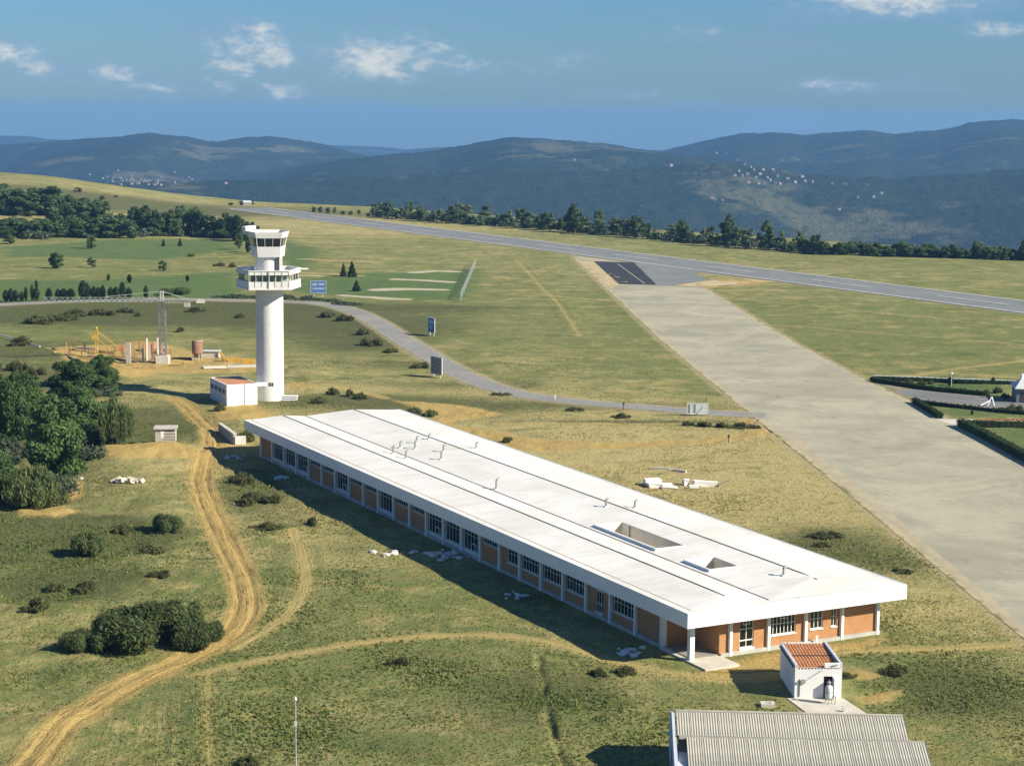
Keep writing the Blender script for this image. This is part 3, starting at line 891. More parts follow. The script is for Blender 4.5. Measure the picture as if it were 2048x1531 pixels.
# dusty strip washed onto the near taxiway edge
sheet('earth_shoulder', np.array([G(1560, 866), G(1640, 930), G(1700, 978), G(1780, 1042), G(1850, 1100), G(1950, 1186), G(2048, 1268), G(2048, 1250), G(1940, 1160), G(1860, 1092), G(1770, 1016), G(1690, 950), G(1630, 908), G(1590, 868)]), 0.04, M_DUST, 6.0)
sheet('ramp_road', RAMP, 0.045, M_RAMP, 4.0)


def ribbon(name, P, offs, hw, z, mat, parent=None, kind='structure', dash=None):
    """strip of width 2*hw beside a polyline"""
    P = np.asarray(P, float)
    T = np.gradient(P, axis=0); T /= np.linalg.norm(T, axis=1)[:, None] + 1e-9
    Nn = np.stack([T[:, 1], -T[:, 0]], 1)
    L = P + Nn * (offs - hw); Rr = P + Nn * (offs + hw)
    n = len(P)
    vs = np.zeros((2 * n, 3)); vs[:n, :2] = L; vs[n:, :2] = Rr
    vs[:, 2] = h_base(vs[:, 0], vs[:, 1]) + z
    fs = [(i, i + 1, n + i + 1, n + i) for i in range(n - 1) if dash is None or (i % dash[1]) < dash[0]]
    me = np_mesh(name, vs, np.array(fs)[:, ::-1], mat)
    at = me.attributes.new('edge', 'FLOAT', 'POINT'); at.data.foreach_set('value', np.zeros(2 * n, np.float32))
    bm = bmesh.new(); bm.from_mesh(me); bmesh.ops.recalc_face_normals(bm, faces=bm.faces)
    if bm.faces[:] and sum(f.normal.z for f in bm.faces) < 0: bmesh.ops.reverse_faces(bm, faces=bm.faces[:])
    bm.to_mesh(me); bm.free()
    o = obj(name, me, parent)
    if kind and parent is None: tag(o, kind=kind)
    return o


def road_mesh():
    P = ROAD; T = np.gradient(P, axis=0); T /= np.linalg.norm(T, axis=1)[:, None]
    Nn = np.stack([T[:, 1], -T[:, 0]], 1)
    us = np.array([-1, -0.72, -0.4, 0, 0.4, 0.72, 1]) * ROAD_HW
    vs = np.concatenate([P + Nn * u for u in us]); n = len(P)
    z = h_base(vs[:, 0], vs[:, 1]) + 0.05
    V = np.column_stack([vs, z])
    F = []
    for k in range(len(us) - 1):
        for i in range(n - 1): F.append((k * n + i, k * n + i + 1, (k + 1) * n + i + 1, (k + 1) * n + i))
    me = np_mesh('access_road', V, np.array(F), M_ROAD)
    e = np.concatenate([np.full(n, ROAD_HW - abs(u)) for u in us])
    at = me.attributes.new('edge', 'FLOAT', 'POINT'); at.data.foreach_set('value', e.astype(np.float32))
    bm = bmesh.new(); bm.from_mesh(me); bmesh.ops.recalc_face_normals(bm, faces=bm.faces)
    if sum(f.normal.z for f in bm.faces) < 0: bmesh.ops.reverse_faces(bm, faces=bm.faces[:])
    bm.to_mesh(me); bm.free()
    return tag(obj('access_road', me), kind='structure')


road = road_mesh()
RC = np.array([RUN_N + rw_nrm * RWID / 2 + rw_dir * t for t in np.arange(0, RLEN, 15.0)])
ribbon('edge_line', RC, -RWID / 2 + 1.6, 0.9, 0.16, M_LINE, runway)
ribbon('edge_line', RC, RWID / 2 - 1.6, 0.9, 0.16, M_LINE, runway)
ribbon('centre_dash', RC, 0.0, 0.75, 0.16, M_LINE, runway, dash=(2, 4))
TC = np.array([np.array(G(1235, 528)) + (np.array(G(1290, 568)) - np.array(G(1235, 528))) * t for t in np.linspace(0, 1, 8)])
ribbon('taxi_line', TC, 0.0, 0.13, 0.12, mat_plain('yellow_line', (0.55, 0.50, 0.30), (0.42, 0.38, 0.25), 0.5, 0.9), runway)


# ---- hills beyond the valley
def hills():
    sky = {'left': ([-400, 8, 150, 300, 420, 490, 560, 640, 720, 820, 900, 1100], [270, 287, 277, 274, 286, 277, 285, 292, 306, 330, 360, 420], 5200, 2300),
           'mid': ([500, 640, 740, 870, 950, 1020, 1090, 1200, 1260, 1320, 1400, 1500, 1700], [345, 322, 312, 303, 286, 273, 278, 285, 295, 303, 318, 335, 380], 3900, 2100),
           'right': ([1150, 1260, 1320, 1400, 1470, 1540, 1600, 1720, 1780, 1870, 1920, 1990, 2048, 2300, 2700], [345, 315, 301, 281, 266, 264, 269, 259, 267, 259, 247, 239, 240, 235, 250], 4700, 2500),
           'low': ([-300, 0, 300, 600, 900, 1200, 1440, 1600, 1800, 2048, 2400], [372, 362, 360, 355, 345, 338, 322, 345, 352, 330, 330], 2750, 900),
           'far': ([-900, -100, 60, 200, 400, 600, 760, 850, 1000, 1200, 3000], [262, 264, 268, 290, 288, 285, 293, 301, 305, 300, 290], 7600, 2200)}
    K = 1.5
    a = np.unique(np.concatenate([np.linspace(-0.62, -0.33, 60), np.linspace(-0.33, 0.33, 900), np.linspace(0.33, 0.62, 60)]))
    d = np.concatenate([np.linspace(1250, 2200, 60), np.linspace(2225, 5400, 210), np.linspace(5450, 9000, 50)]) * K
    A, D = np.meshgrid(a, d)
    X = D * np.sin(A); Y = D * np.cos(A)
    PXa = 1024 + FPX * np.tan(A)
    Z = np.full(A.shape, -262.0)
    for i, (k, (xs, ys, dist, fall)) in enumerate(sky.items()):
        dist *= K; fall *= K
        py = np.interp(PXa, xs, ys)
        yh = 240.66 + ROLL * (PXa - 1024)
        wob = 260 * K * vnoise(X / K, Y * 0 + 7.0, 900, 50 + i)
        dr = dist + wob
        zr = HCAM + dr * (yh - py) / FPX
        t = (dr - D) / fall
        near_ = zr - (zr + 258) * np.clip(t, 0, 1) ** 1.15
        far_ = zr - 0.22 * np.maximum(D - dr, 0)
        zz = np.where(D < dr, near_, far_)
        spur = K * (vnoise(X, Y, 620 * K, 20 + i) * 95 + vnoise(X, Y, 260 * K, 30 + i) * 42 + vnoise(X, Y, 110 * K, 70 + i) * 16)
        w = np.clip(np.abs(D - dr) / 420 / K, 0, 1)
        zz = zz + spur * w * np.clip(1 - np.abs(t - 0.35), 0.15, 1)
        Z = np.maximum(Z, zz)
    Z += 5.0 * vnoise(X, Y, 38, 41) + 4.0 * vnoise(X, Y, 16, 42)
    n, m_ = A.shape
    idx = np.arange(n * m_).reshape(n, m_)
    F = np.stack([idx[:-1, :-1], idx[:-1, 1:], idx[1:, 1:], idx[1:, :-1]], -1).reshape(-1, 4)[:, ::-1]
    m = bpy.data.materials.new('wooded_hills'); m.use_nodes = True
    g = NT(m.node_tree); b = g.N['Principled BSDF']; b.inputs['Roughness'].default_value = 1.0; b.inputs['Specular IOR Level'].default_value = 0.0
    p = g.pos()
    n1 = g.noise(p, 0.0015, 5.0, 0.6, 0.6); n2 = g.noise(p, 0.008, 5.0, 0.7); n3 = g.noise(p, 0.04, 4.0, 0.7)
    col = g.mix(n2, (0.013, 0.021, 0.012), (0.042, 0.055, 0.027))
    col = g.mix(g.math('MULTIPLY', g.smooth(n3, 0.42, 0.66), 0.8), col, (0.012, 0.018, 0.012))
    mead = g.smooth(g.math('ADD', n1, g.math('MULTIPLY', g.math('SUBTRACT', n2, 0.5), 0.5)), 0.56, 0.66)
    col = g.mix(g.math('MULTIPLY', mead, 0.75), col, g.mix(n3, (0.08, 0.09, 0.042), (0.16, 0.14, 0.075)))
    g.link(col, b.inputs['Base Color'])
    bn = g.n('ShaderNodeBump'); bn.inputs['Strength'].default_value = 1.0; bn.inputs['Distance'].default_value = 8.0
    g.link(g.math('ADD', n3, g.math('MULTIPLY', g.noise(p, 0.17, 2.0, 0.6), 0.5)), bn.inputs['Height']); g.link(bn.outputs[0], b.inputs['Normal'])
    V = np.stack([X, Y, Z], -1).reshape(-1, 3)
    me = np_mesh('hills', V, F, m, True)
    tag(obj('hills', me), kind='structure')
    return a, d, Z


HA, HD, HZ = hills()


def hill_hit(px, py):
    """first hill point seen at a pixel of the photograph"""
    a, b, c = ray(px, py)
    ang = math.atan2(a, b); k = math.hypot(a, b)
    j = int(np.clip(np.searchsorted(HA, ang), 0, len(HA) - 1))
    for i, d in enumerate(HD):
        z = HCAM + d / k * c
        if HZ[i, j] >= z and d > 2000:
            return (d * math.sin(ang), d * math.cos(ang), float(HZ[i, j]))
    return None

# ================================================================== TERMINAL BUILDING
ZR, ZS, ZP = 5.2, 3.8, 0.35                       # roof edge, soffit, plinth top
C0, BAY = 1.90, 4.90                              # first post row and bay length along the long side
W0, BW = 1.65, 4.35                               # post rows across the end
NB = 24
W2, W3, W4 = 6.15, 9.70, 17.70                    # ridge, valley, ridge (across)
WELLS = [(10.75, 14.15, 22.9, 35.7), (10.75, 14.15, 12.7, 17.1)]

term = thing('terminal_building', 'long low brick airport terminal with a flat white roof, under construction', 'building', (NX, NY, 0), YAW)


def zroof(w, l):
    g0 = 0.9
    a = max(0.0, (w - g0) * 0.06) if w < W2 else max(0.0, (W3 - w) * (W2 - g0) * 0.06 / (W3 - W2))
    if w > W3:
        a = (w - W3) * 0.062 if w < W4 else max(0.0, (WID - g0 - w) * (W4 - W3) * 0.062 / (WID - g0 - W4))
    b = max(0.0, (l - 0.9) * 0.12)
    return ZR + min(a, b)


def roof_mesh():
    ws = sorted(set([0, 0.9, W2, W3, W4, WID - 0.9, WID] + [v for q in WELLS for v in q[:2]] + [round(x, 3) for x in np.arange(0.5, WID, 0.62)]))
    ls = sorted(set([0, 0.9, LEN] + [v for q in WELLS for v in q[2:]] + [round(x, 3) for x in np.arange(0.9, 7, 0.3)] + [round(x, 3) for x in np.arange(7, LEN, 4.0)]))
    mb = MB()
    idx = {}
    for i, w in enumerate(ws):
        for j, l in enumerate(ls):
            idx[i, j] = len(mb.v); mb.v.append((w, l, zroof(w, l)))
    for i in range(len(ws) - 1):
        for j in range(len(ls) - 1):
            cw, cl = (ws[i] + ws[i + 1]) / 2, (ls[j] + ls[j + 1]) / 2
            if any(q[0] < cw < q[1] and q[2] < cl < q[3] for q in WELLS): continue
            mb.f.append((idx[i, j], idx[i + 1, j], idx[i + 1, j + 1], idx[i, j + 1]))
    return mb


def mat_roof():
    m = bpy.data.materials.new('white_roof_coating'); m.use_nodes = True
    g = NT(m.node_tree); b = g.N['Principled BSDF']; b.inputs['Roughness'].default_value = 0.75; b.inputs['Specular IOR Level'].default_value = 0.2
    co = g.objco()
    n1 = g.noise(co, 0.12, 5.0, 0.6, 0.4); n2 = g.noise(co, 0.9, 5.0, 0.7)
    col = g.mix(g.smooth(n1, 0.35, 0.7), (0.74, 0.725, 0.66), (0.64, 0.62, 0.55))
    col = g.mix(g.math('MULTIPLY', g.smooth(n2, 0.55, 0.8), 0.35), col, (0.55, 0.52, 0.44))
    # faint laps of the sheets across the fall
    sp = g.n('ShaderNodeSeparateXYZ'); g.link(co, sp.inputs[0])
    fr = g.math('FRACT', g.math('DIVIDE', sp.outputs[1], 1.02))
    lap = g.math('MULTIPLY', g.math('LESS_THAN', fr, 0.05), 0.16)
    col = g.mix(lap, col, (0.50, 0.48, 0.42))
    mp = g.n('ShaderNodeMapping'); mp.inputs['Scale'].default_value = (0.25, 1.6, 1); g.link(co, mp.inputs['Vector'])
    col = g.mix(g.math('MULTIPLY', g.smooth(g.noise(mp.outputs[0], 1.0, 5.0, 0.7), 0.48, 0.72), 0.45), col, (0.45, 0.425, 0.355))
    g.link(col, b.inputs['Base Color'])
    return m


MT['roof'] = mat_roof()
rm = roof_mesh().build('roof', MT['roof'], term)
# underside: soffit slab with the light wells left open
mb = MB()
cuts = [0.12, WELLS[0][0], WELLS[0][1], WID - 0.12]
cl = [0.12, WELLS[1][2], WELLS[1][3], WELLS[0][2], WELLS[0][3], LEN - 0.12]
for i in range(3):
    for j in range(5):
        if i == 1 and j in (1, 3): continue
        mb.box(cuts[i] + 0.002, cuts[i + 1] - 0.002, cl[j] + 0.002, cl[j + 1] - 0.002, ZS, ZS + 0.18)
mb.build('soffit', MT['plaster'], term)
for nm, bx in (('fascia', (0, 0.12, 0, LEN)), ('fascia', (WID - 0.12, WID, 0, LEN)), ('fascia', (0.121, WID - 0.121, 0, 0.12)), ('fascia', (0.121, WID - 0.121, LEN - 0.12, LEN))):
    MB().box(bx[0], bx[1], bx[2], bx[3], ZS - 0.02, ZR + 0.02).build(nm, MT['fascia'], term)
gut = MB().box(WID + 0.002, WID + 0.16, 0.4, LEN - 0.2, ZR - 0.16, ZR + 0.03).build('gutter', MT['vent'], term)


def strip(name, w, width, l0, l1, mat, lift=0.03):
    mb = MB()
    n = 40
    for k in range(n):
        a, b = l0 + (l1 - l0) * k / n, l0 + (l1 - l0) * (k + 1) / n
        za, zb = zroof(w, a) + lift, zroof(w, b) + lift
        mb.add([(w - width / 2, a, za), (w + width / 2, a, za), (w + width / 2, b, zb), (w - width / 2, b, zb),
                (w - width / 2, a, za - 0.08), (w + width / 2, a, za - 0.08), (w + width / 2, b, zb - 0.08), (w - width / 2, b, zb - 0.08)],
               [(0, 1, 2, 3), (0, 4, 5, 1), (1, 5, 6, 2), (2, 6, 7, 3), (3, 7, 4, 0)])
    return mb.build(name, mat, term)


strip('flashing', 0.95, 0.07, 0.9, LEN - 0.3, MT['flash'])
strip('ridge_cap', W2, 0.17, 3.2, LEN - 0.15, MT['seam'], 0.05)
strip('valley_gutter', W3, 0.26, 1.0, LEN - 0.15, MT['seam'], 0.025)
strip('ridge_cap', W4, 0.17, 4.2, LEN - 0.15, MT['seam'], 0.05)

# light wells: four walls down to the floor, raised kerb on the valley side
for (w0, w1, l0, l1) in WELLS:
    root = bpy.data.objects.new('light_well', None); link(root, term)
    zt = zroof(w1, (l0 + l1) / 2)
    t = 0.22
    MB().box(w0 - t, w0, l0 - t, l1 + t, ZR - 0.3, zt + 0.05).build('kerb', MT['fascia'], root)
    MB().box(w0 + 0.001, w0 + 0.02, l0, l1, 0.3, zt).build('well_wall', MT['plaster'], root)
    MB().box(w1 - 0.001, w1 + 0.2, l0, l1, 0.3, zt - 0.03).build('well_wall', MT['plaster'], root)
    MB().add([(w0 - t, l0 - t, ZR - 0.3), (w1 + 0.2, l0 - t, ZR - 0.3), (w1 + 0.2, l0, ZR - 0.3), (w0 - t, l0, ZR - 0.3),
              (w0, l0 - t, zt + 0.05), (w1 + 0.2, l0 - t, zt + 0.02), (w1 + 0.2, l0, zt + 0.02), (w0, l0, zt + 0.05)],
             [(3, 2, 1, 0), (4, 5, 6, 7), (0, 1, 5, 4), (1, 2, 6, 5), (2, 3, 7, 6), (3, 0, 4, 7)]).build('kerb', MT['roof'], root)
    MB().add([(w0 - t, l1, ZR - 0.3), (w1 + 0.2, l1, ZR - 0.3), (w1 + 0.2, l1 + t, ZR - 0.3), (w0 - t, l1 + t, ZR - 0.3),
              (w0, l1, zt + 0.05), (w1 + 0.2, l1, zt + 0.02), (w1 + 0.2, l1 + t, zt + 0.02), (w0, l1 + t, zt + 0.05)],
             [(3, 2, 1, 0), (4, 5, 6, 7), (0, 1, 5, 4), (1, 2, 6, 5), (2, 3, 7, 6), (3, 0, 4, 7)]).build('kerb', MT['roof'], root)
    MB().box(w0, w1, l0 - 0.02, l0 - 0.001, 0.3, ZR).build('well_wall', MT['plaster'], root)
    MB().box(w0, w1, l1 + 0.001, l1 + 0.02, 0.3, ZR + 0.02).build('well_wall', MT['plaster'], root)
    MB().box(w0, w1, l0, l1, 2.5, 2.6).build('bounce_floor', MT['roof'], root)  # floor raised and whitened to bounce light onto the well walls
    if l1 - l0 > 8:
        MB().tube((w1 - 0.08, l0 + 11.0, 0.4), (w1 - 0.08, l0 + 11.0, zt), 0.07).build('downpipe', MT['vent'], root)

# roof vents
for k, (w, l, hgt) in enumerate([(8.73, 87.0, 0.95), (11.3, 90.5, 0.8), (8.73, 82.8, 0.95), (12.7, 88.6, 1.0), (14.5, 92.1, 0.8), (17.0, 93.4, 0.6), (12.55, 79.9, 0.95), (14.9, 84.2, 0.85),
                                 (20.1, 84.7, 0.7), (10.4, 59.5, 1.1), (16.4, 43.1, 0.8), (19.1, 41.1, 0.75), (15.7, 7.0, 0.75)]):
    z = zroof(w, l)
    rt_ = bpy.data.objects.new('roof_vent', None); link(rt_, term); rt_.location = (w, l, z)
    MB().box(-0.24, 0.24, -0.24, 0.24, -0.05, 0.10).build('flange', MT['fascia'], rt_)
    MB().tube((0, 0, 0.1), (0, 0, hgt), 0.13, 0.12, 10).build('pipe', MT['vent'], rt_)
    MB().tube((0, 0, hgt), (0.3, 0.1, hgt + 0.14), 0.13, 0.15, 10).build('cowl', MT['vent'], rt_)

# floor and plinth
MB().box(W0 + 0.05, W0 + 5 * BW + 0.25, C0 + 0.1, C0 + NB * BAY, 0.05, 0.25).build('floor_slab', MT['floor'], term)
MB().box(W0 - 0.26, W0, C0 + BAY, C0 + NB * BAY + 0.1, -0.25, ZP).build('plinth', MT['plinth'], term)
MB().box(W0 + 0.75 * BW, W0 + 5 * BW + 0.3, C0 - 0.22, C0 + 0.03, -0.25, ZP).build('plinth', MT['plinth'], term)

# posts
post_me = MB().box(-0.15, 0.15, -0.2, 0.2, -0.2, ZS).mesh('post', MT['frame'])
big_me = MB().box(-0.25, 0.25, -0.25, 0.25, -0.3, ZS).mesh('post', MT['frame'])
for i in range(NB + 1):
    if i in (0, 1):
        obj('post', big_me, term, (W0, C0 + i * BAY, 0))
    else:
        obj('post', post_me, term, (W0 - 0.12, C0 + i * BAY, 0))
for j in range(1, 6):
    obj('post', post_me, term, (W0 + j * BW, C0 - 0.06, 0))
for i in range(1, NB + 1):
    obj('post', post_me, term, (W0 + 5 * BW, C0 + i * BAY, 0))

pane_me = MB().box(0, 1, -0.006, 0.006, 0, 1).mesh('pane', MT['glass'])


class Wall:
    """a wall plane in the terminal's frame: along 'l' (left side, facing -w) or along 'w' (end, facing -l)"""
    def __init__(s, axis, base, thick=0.25):
        s.axis, s.base, s.t = axis, base, thick
    def box(s, mb, u0, u1, z0, z1, d0=0.0, d1=None):
        d1 = s.t if d1 is None else d1
        if s.axis == 'l': mb.box(s.base + d0, s.base + d1, u0, u1, z0, z1)
        else: mb.box(u0, u1, s.base + d0, s.base + d1, z0, z1)
    def panel(s, u0, u1, z0, z1, holes=(), name='brick_panel'):
        """brick infill with rectangular openings, split into bands"""
        mb = MB()
        us = sorted(set([u0, u1] + [v for h in holes for v in h[:2]])); zs = sorted(set([z0, z1] + [v for h in holes for v in h[2:]]))
        for a, b in zip(us[:-1], us[1:]):
            for c, d in zip(zs[:-1], zs[1:]):
                cu, cz = (a + b) / 2, (c + d) / 2
                if any(h[0] < cu < h[1] and h[2] < cz < h[3] for h in holes): continue
                s.box(mb, a, b, c, d)
        # merge of touching bands keeps the panel one part
        return mb.build(name, MT['brick'], term)
    def window(s, u0, u1, z0, z1, cols, rails, name='window', fr=0.07, bar=0.045, sill=0.0, inset=0.08, extra=()):
        """white frame with bars; panes are parts of the window"""
        mb = MB(); d0, d1 = inset, inset + 0.09
        s.box(mb, u0, u0 + fr, z0, z1, d0, d1); s.box(mb, u1 - fr, u1, z0, z1, d0, d1)
        s.box(mb, u0 + fr, u1 - fr, z0, z0 + fr, d0, d1); s.box(mb, u0 + fr, u1 - fr, z1 - fr, z1, d0, d1)
        us = np.linspace(u0 + fr / 2, u1 - fr / 2, cols + 1)
        zs = [z0 + fr / 2] + [r for r in rails] + [z1 - fr / 2]
        for u in us[1:-1]: s.box(mb, u - bar / 2, u + bar / 2, z0 + fr, z1 - fr, d0 + 0.002, d1 - 0.002)
        for z in zs[1:-1]: s.box(mb, u0 + fr, u1 - fr, z - bar / 2, z + bar / 2, d0 + 0.004, d1 - 0.004)
        for (a, b, c, d) in extra: s.box(mb, a, b, c, d, d0 - 0.01, d1 - 0.006)
        if sill: s.box(mb, u0 - 0.05, u1 + 0.05, z0 - sill, z0 - 0.002, -0.1, inset + 0.12)
        w = mb.build(name, MT['frame'], term)
        for a, b in zip(us[:-1], us[1:]):
            for c, d in zip(zs[:-1], zs[1:]):
                p = obj('pane', pane_me, w)
                if s.axis == 'l':
                    p.rotation_euler = (0, 0, math.pi / 2); p.location = (s.base + inset + 0.045, a, c)
                else:
                    p.location = (a, s.base + inset + 0.045, c)
                p.scale = (b - a, 1, d - c)
        return w


LWALL = Wall('l', W0 + 0.02)
EWALL = Wall('w', C0 + 0.05)
RWALL = Wall('l', W0 + 5 * BW - 0.1)
ZW = 3.62
kinds = {1: 'blank', 2: 'mid', 3: 'door', 4: 'mid', 5: 'mid', 6: 'mid', 7: 'part', 8: 'strip', 9: 'full', 10: 'full', 11: 'full', 12: 'strip', 13: 'strip', 14: 'full', 15: 'strip', 16: 'strip',
         17: 'full', 18: 'strip', 19: 'strip', 20: 'full', 21: 'full', 22: 'full', 23: 'blank'}
for j, k in kinds.items():
    a, b = C0 + j * BAY + 0.2, C0 + (j + 1) * BAY - 0.2
    if j == 1: a += 0.09
    if k == 'blank':
        LWALL.panel(a, b, ZP, ZS)
    elif k == 'mid':
        LWALL.panel(a, b, ZP, ZS, [(a + 0.35, b - 0.12, 1.4, ZW)])
        LWALL.window(a + 0.35, b - 0.12, 1.4, ZW, 6, [2.45], sill=0.08)
    elif k == 'part':
        LWALL.panel(a, b, ZP, ZS, [(a + 0.12, b - 1.5, 1.4, ZW)])
        LWALL.window(a + 0.12, b - 1.5, 1.4, ZW, 4, [2.45], sill=0.08)
    elif k == 'strip':
        LWALL.panel(a, b, ZP, ZS, [(a + 0.3, b - 0.3, 2.3, 3.35)])
        LWALL.window(a + 0.3, b - 0.3, 2.3, 3.35, 6, [], sill=0.05)
    elif k == 'door':
        dm = (a + b) / 2
        LWALL.panel(a, b, ZP, ZS, [(a + 0.2, b - 0.2, 2.75, ZW), (dm - 0.75, dm + 0.75, 0.5, 2.75)])
        LWALL.window(a + 0.2, b - 0.2, 2.75, ZW, 7, [])
        LWALL.window(dm - 0.75, dm + 0.75, 0.5, 2.74, 3, [1.35, 1.5], 'door', sill=0.14)
    else:
        LWALL.panel(a, b, ZP, ZS, [(a + 0.02, b - 0.02, 0.62, ZW)])
        lo, hi = a + 0.02, b - 0.02
        ex = [(lo + 1.3, lo + 2.6, 1.52, 1.6), (lo + 1.3, lo + 1.36, 0.7, 1.6), (lo + 2.54, lo + 2.6, 0.7, 1.6)] if j in (9, 11, 20, 17) else []
        LWALL.window(lo, hi, 0.62, ZW, 5, [2.45], sill=0.24, fr=0.12, extra=ex)
# end wall
for j in range(1, 5):
    a, b = W0 + j * BW + 0.2, W0 + (j + 1) * BW - 0.2
    if j == 1:
        x0, x1 = a + 0.95, a + 2.55
        EWALL.panel(a, b, ZP, ZS, [(x0, x1, 0.55, ZW)])
        EWALL.window(x0, x1, 0.55, ZW, 2, [1.25, 2.35], 'door', fr=0.08, bar=0.07, sill=0.3, extra=[(x0, x1, 1.2, 1.31), (x0 + 0.4, x0 + 1.2, 2.75, 2.81), (x0 + 0.4, x0 + 0.46, 2.75, 3.5), (x0 + 1.14, x0 + 1.2, 2.75, 3.5)])
    elif j == 2:
        EWALL.panel(a, b, ZP, ZS, [(a + 0.03, b - 0.85, 1.35, ZW)])
        EWALL.window(a + 0.03, b - 0.85, 1.35, ZW, 7, [2.4], fr=0.08, bar=0.06, sill=0.1, extra=[(a + 1.3, a + 2.1, 2.85, 2.91)])
    elif j == 3:
        EWALL.panel(a, b, ZP, ZS, [(a + 0.45, a + 1.95, 1.4, ZW), (a + 2.95, a + 3.65, 1.4, ZW)])
        EWALL.window(a + 0.45, a + 1.95, 1.4, ZW, 3, [2.4], fr=0.08, bar=0.06, sill=0.1)
        EWALL.window(a + 2.95, a + 3.65, 1.4, ZW, 2, [2.4], fr=0.07, bar=0.05, sill=0.1)
    else:
        EWALL.panel(a, b, ZP, ZS)
# porch: brick return beside the first post, side and back walls
EWALL.panel(W0 + BW - 1.15, W0 + BW - 0.2, ZP, ZS)
PW = W0 + BW - 1.15
MB().box(PW, PW + 0.25, C0 + 0.35, C0 + BAY + 0.1, 0.25, ZS).build('brick_panel', MT['brick'], term)
MB().box(W0 + 0.29, PW, C0 + BAY - 0.15, C0 + BAY + 0.1, 0.25, ZS).build('brick_panel', MT['brick'], term)
MB().prism([(W0 - 0.5, -1.4), (W0 + 3.3, -1.4), (W0 + 3.3, C0 + 0.05), (PW, C0 + 0.05), (PW, C0 + BAY - 0.2), (W0 - 0.5, C0 + BAY - 0.2)], -0.3, 0.16).build('porch_slab', MT['pale_concrete'], term)
MB().box(W0 + 3 * BW + 0.9, W0 + 3 * BW + 1.15, C0 - 0.6, C0 - 0.5, -0.1, 0.9).build('notice_board', MT['frame'], term)
# airfield side: brick with glazed bays, and the far end
for j in range(0, NB):
    a, b = C0 + j * BAY + 0.2, C0 + (j + 1) * BAY - 0.2
    if j % 3 == 0 and j < 18 and j not in (0,):
        RWALL.panel(a, b, 0.1, ZS)
    else:
        RWALL.panel(a, b, 0.1, ZS, [(a + 0.1, b - 0.1, 0.7 if j < 18 else 0.4, ZW)])
        RWALL.window(a + 0.1, b - 0.1, 0.7 if j < 18 else 0.4, ZW, 3, [2.4])
MB().box(W0 + 0.3, W0 + 5 * BW, C0 + NB * BAY - 0.1, C0 + NB * BAY + 0.15, 0.1, ZS).build('end_wall', MT['brick'], term)
# inner partitions
for j, l in enumerate((C0 + 3 * BAY, C0 + 8 * BAY, C0 + 13 * BAY, C0 + 19 * BAY)):
    MB().box(2.2, 22.8, l - 0.06, l + 0.06, 0.25, ZS - 0.01).build('partition', MT['plaster'], term)
MB().box(9.6, 9.75, C0 + BAY + 0.3, C0 + 19 * BAY - 0.1, 0.25, ZS - 0.02).build('partition', MT['plaster'], term)

# ================================================================== CONTROL TOWER
TX, TY = float(TWR[0]), float(TWR[1])
tower = thing('control_tower', 'tall white cylindrical airport control tower with glazed cab and projecting gallery', 'control tower', (TX, TY, 0), math.atan2(-TX, TY) * 1.0)
RS = 2.44
pr = [(RS, -0.4), (RS, 20.6)]
MB().lathe(pr, 64).build('shaft', MT['tower_white'], tower, True)


def hexa(fw, fy, sw_l, sw_r, sy, bw_, by):
    return [(-fw, fy), (fw, fy), (sw_r, sy), (bw_, by), (-bw_, by), (-sw_l, sy)]


def inset(P, t):
    n = len(P); out = []
    for i in range(n):
        a = Vector(P[i - 1]); b = Vector(P[i]); c = Vector(P[(i + 1) % n])
        d1 = (b - a).normalized(); d2 = (c - b).normalized()
        n1 = Vector((-d1.y, d1.x)); n2 = Vector((-d2.y, d2.x))
        k = (n1 + n2); k = k / max(0.3, k.dot(n1))
        p = b + k * t
        out.append((p.x, p.y))
    return out


GA = hexa(3.55, -4.6, 5.85, 5.6, 2.4, 3.4, 6.6)
GI = inset(GA, 0.2); GII = inset(GA, 0.42)
g0, g1, g2, g3 = 20.2, 21.55, 22.7, 23.55
gal = bpy.data.objects.new('gallery', None); link(gal, tower)
MB().prism(inset(GA, 0.03), g0 - 0.02, g0 + 0.22).build('gallery_floor', MT['tower_white'], gal)
MB().ring(GA, GA, GI, GI, g0 + 0.05, g1).build('gallery_wall', MT['tower_white'], gal)
MB().prism(inset(GA, 0.12), g2, g2 + 0.2).build('gallery_roof', MT['tower_white'], gal)
MB().ring(GA, GA, GI, GI, g2 + 0.02, g3).build('gallery_parapet', MT['tower_white'], gal)
lip = [(x * 1.015, y * 1.015) for x, y in GA]
MB().ring(lip, lip, GA, GA, g0 - 0.1, g0 + 0.15).build('gallery_lip', MT['tower_white'], gal)


def glaze(parent, P, Ptop, z0, z1, divs, glass, frame_t=0.12, back=0.0):
    """glazing between two outlines: each pane a part, mullions between"""
    n = len(P)
    for i in range(n):
        j = (i + 1) % n
        a0, b0, a1, b1 = Vector(P[i]), Vector(P[j]), Vector(Ptop[i]), Vector(Ptop[j])
        MB().beam((a0.x, a0.y, z0), (a1.x, a1.y, z1), frame_t).build('mullion', MT['frame'], parent)
        k = divs[i]
        for s in range(k):
            t0, t1 = s / k, (s + 1) / k
            p0, p1, p2, p3 = a0.lerp(b0, t0), a0.lerp(b0, t1), a1.lerp(b1, t1), a1.lerp(b1, t0)
            MB().add([(p0.x, p0.y, z0), (p1.x, p1.y, z0), (p2.x, p2.y, z1), (p3.x, p3.y, z1)], [(0, 1, 2, 3)]).build('pane', glass, parent)
            if s: MB().beam((p0.x, p0.y, z0), (p3.x, p3.y, z1), frame_t * 0.55).build('mullion', MT['frame'], parent)


glaze(gal, GII, GII, g1 - 0.02, g2 + 0.02, [6, 4, 3, 4, 3, 4], MT['glass'])
MB().prism(inset(GA, 1.6), g0 + 0.25, g2).build('gallery_core', MT['plaster'], gal)
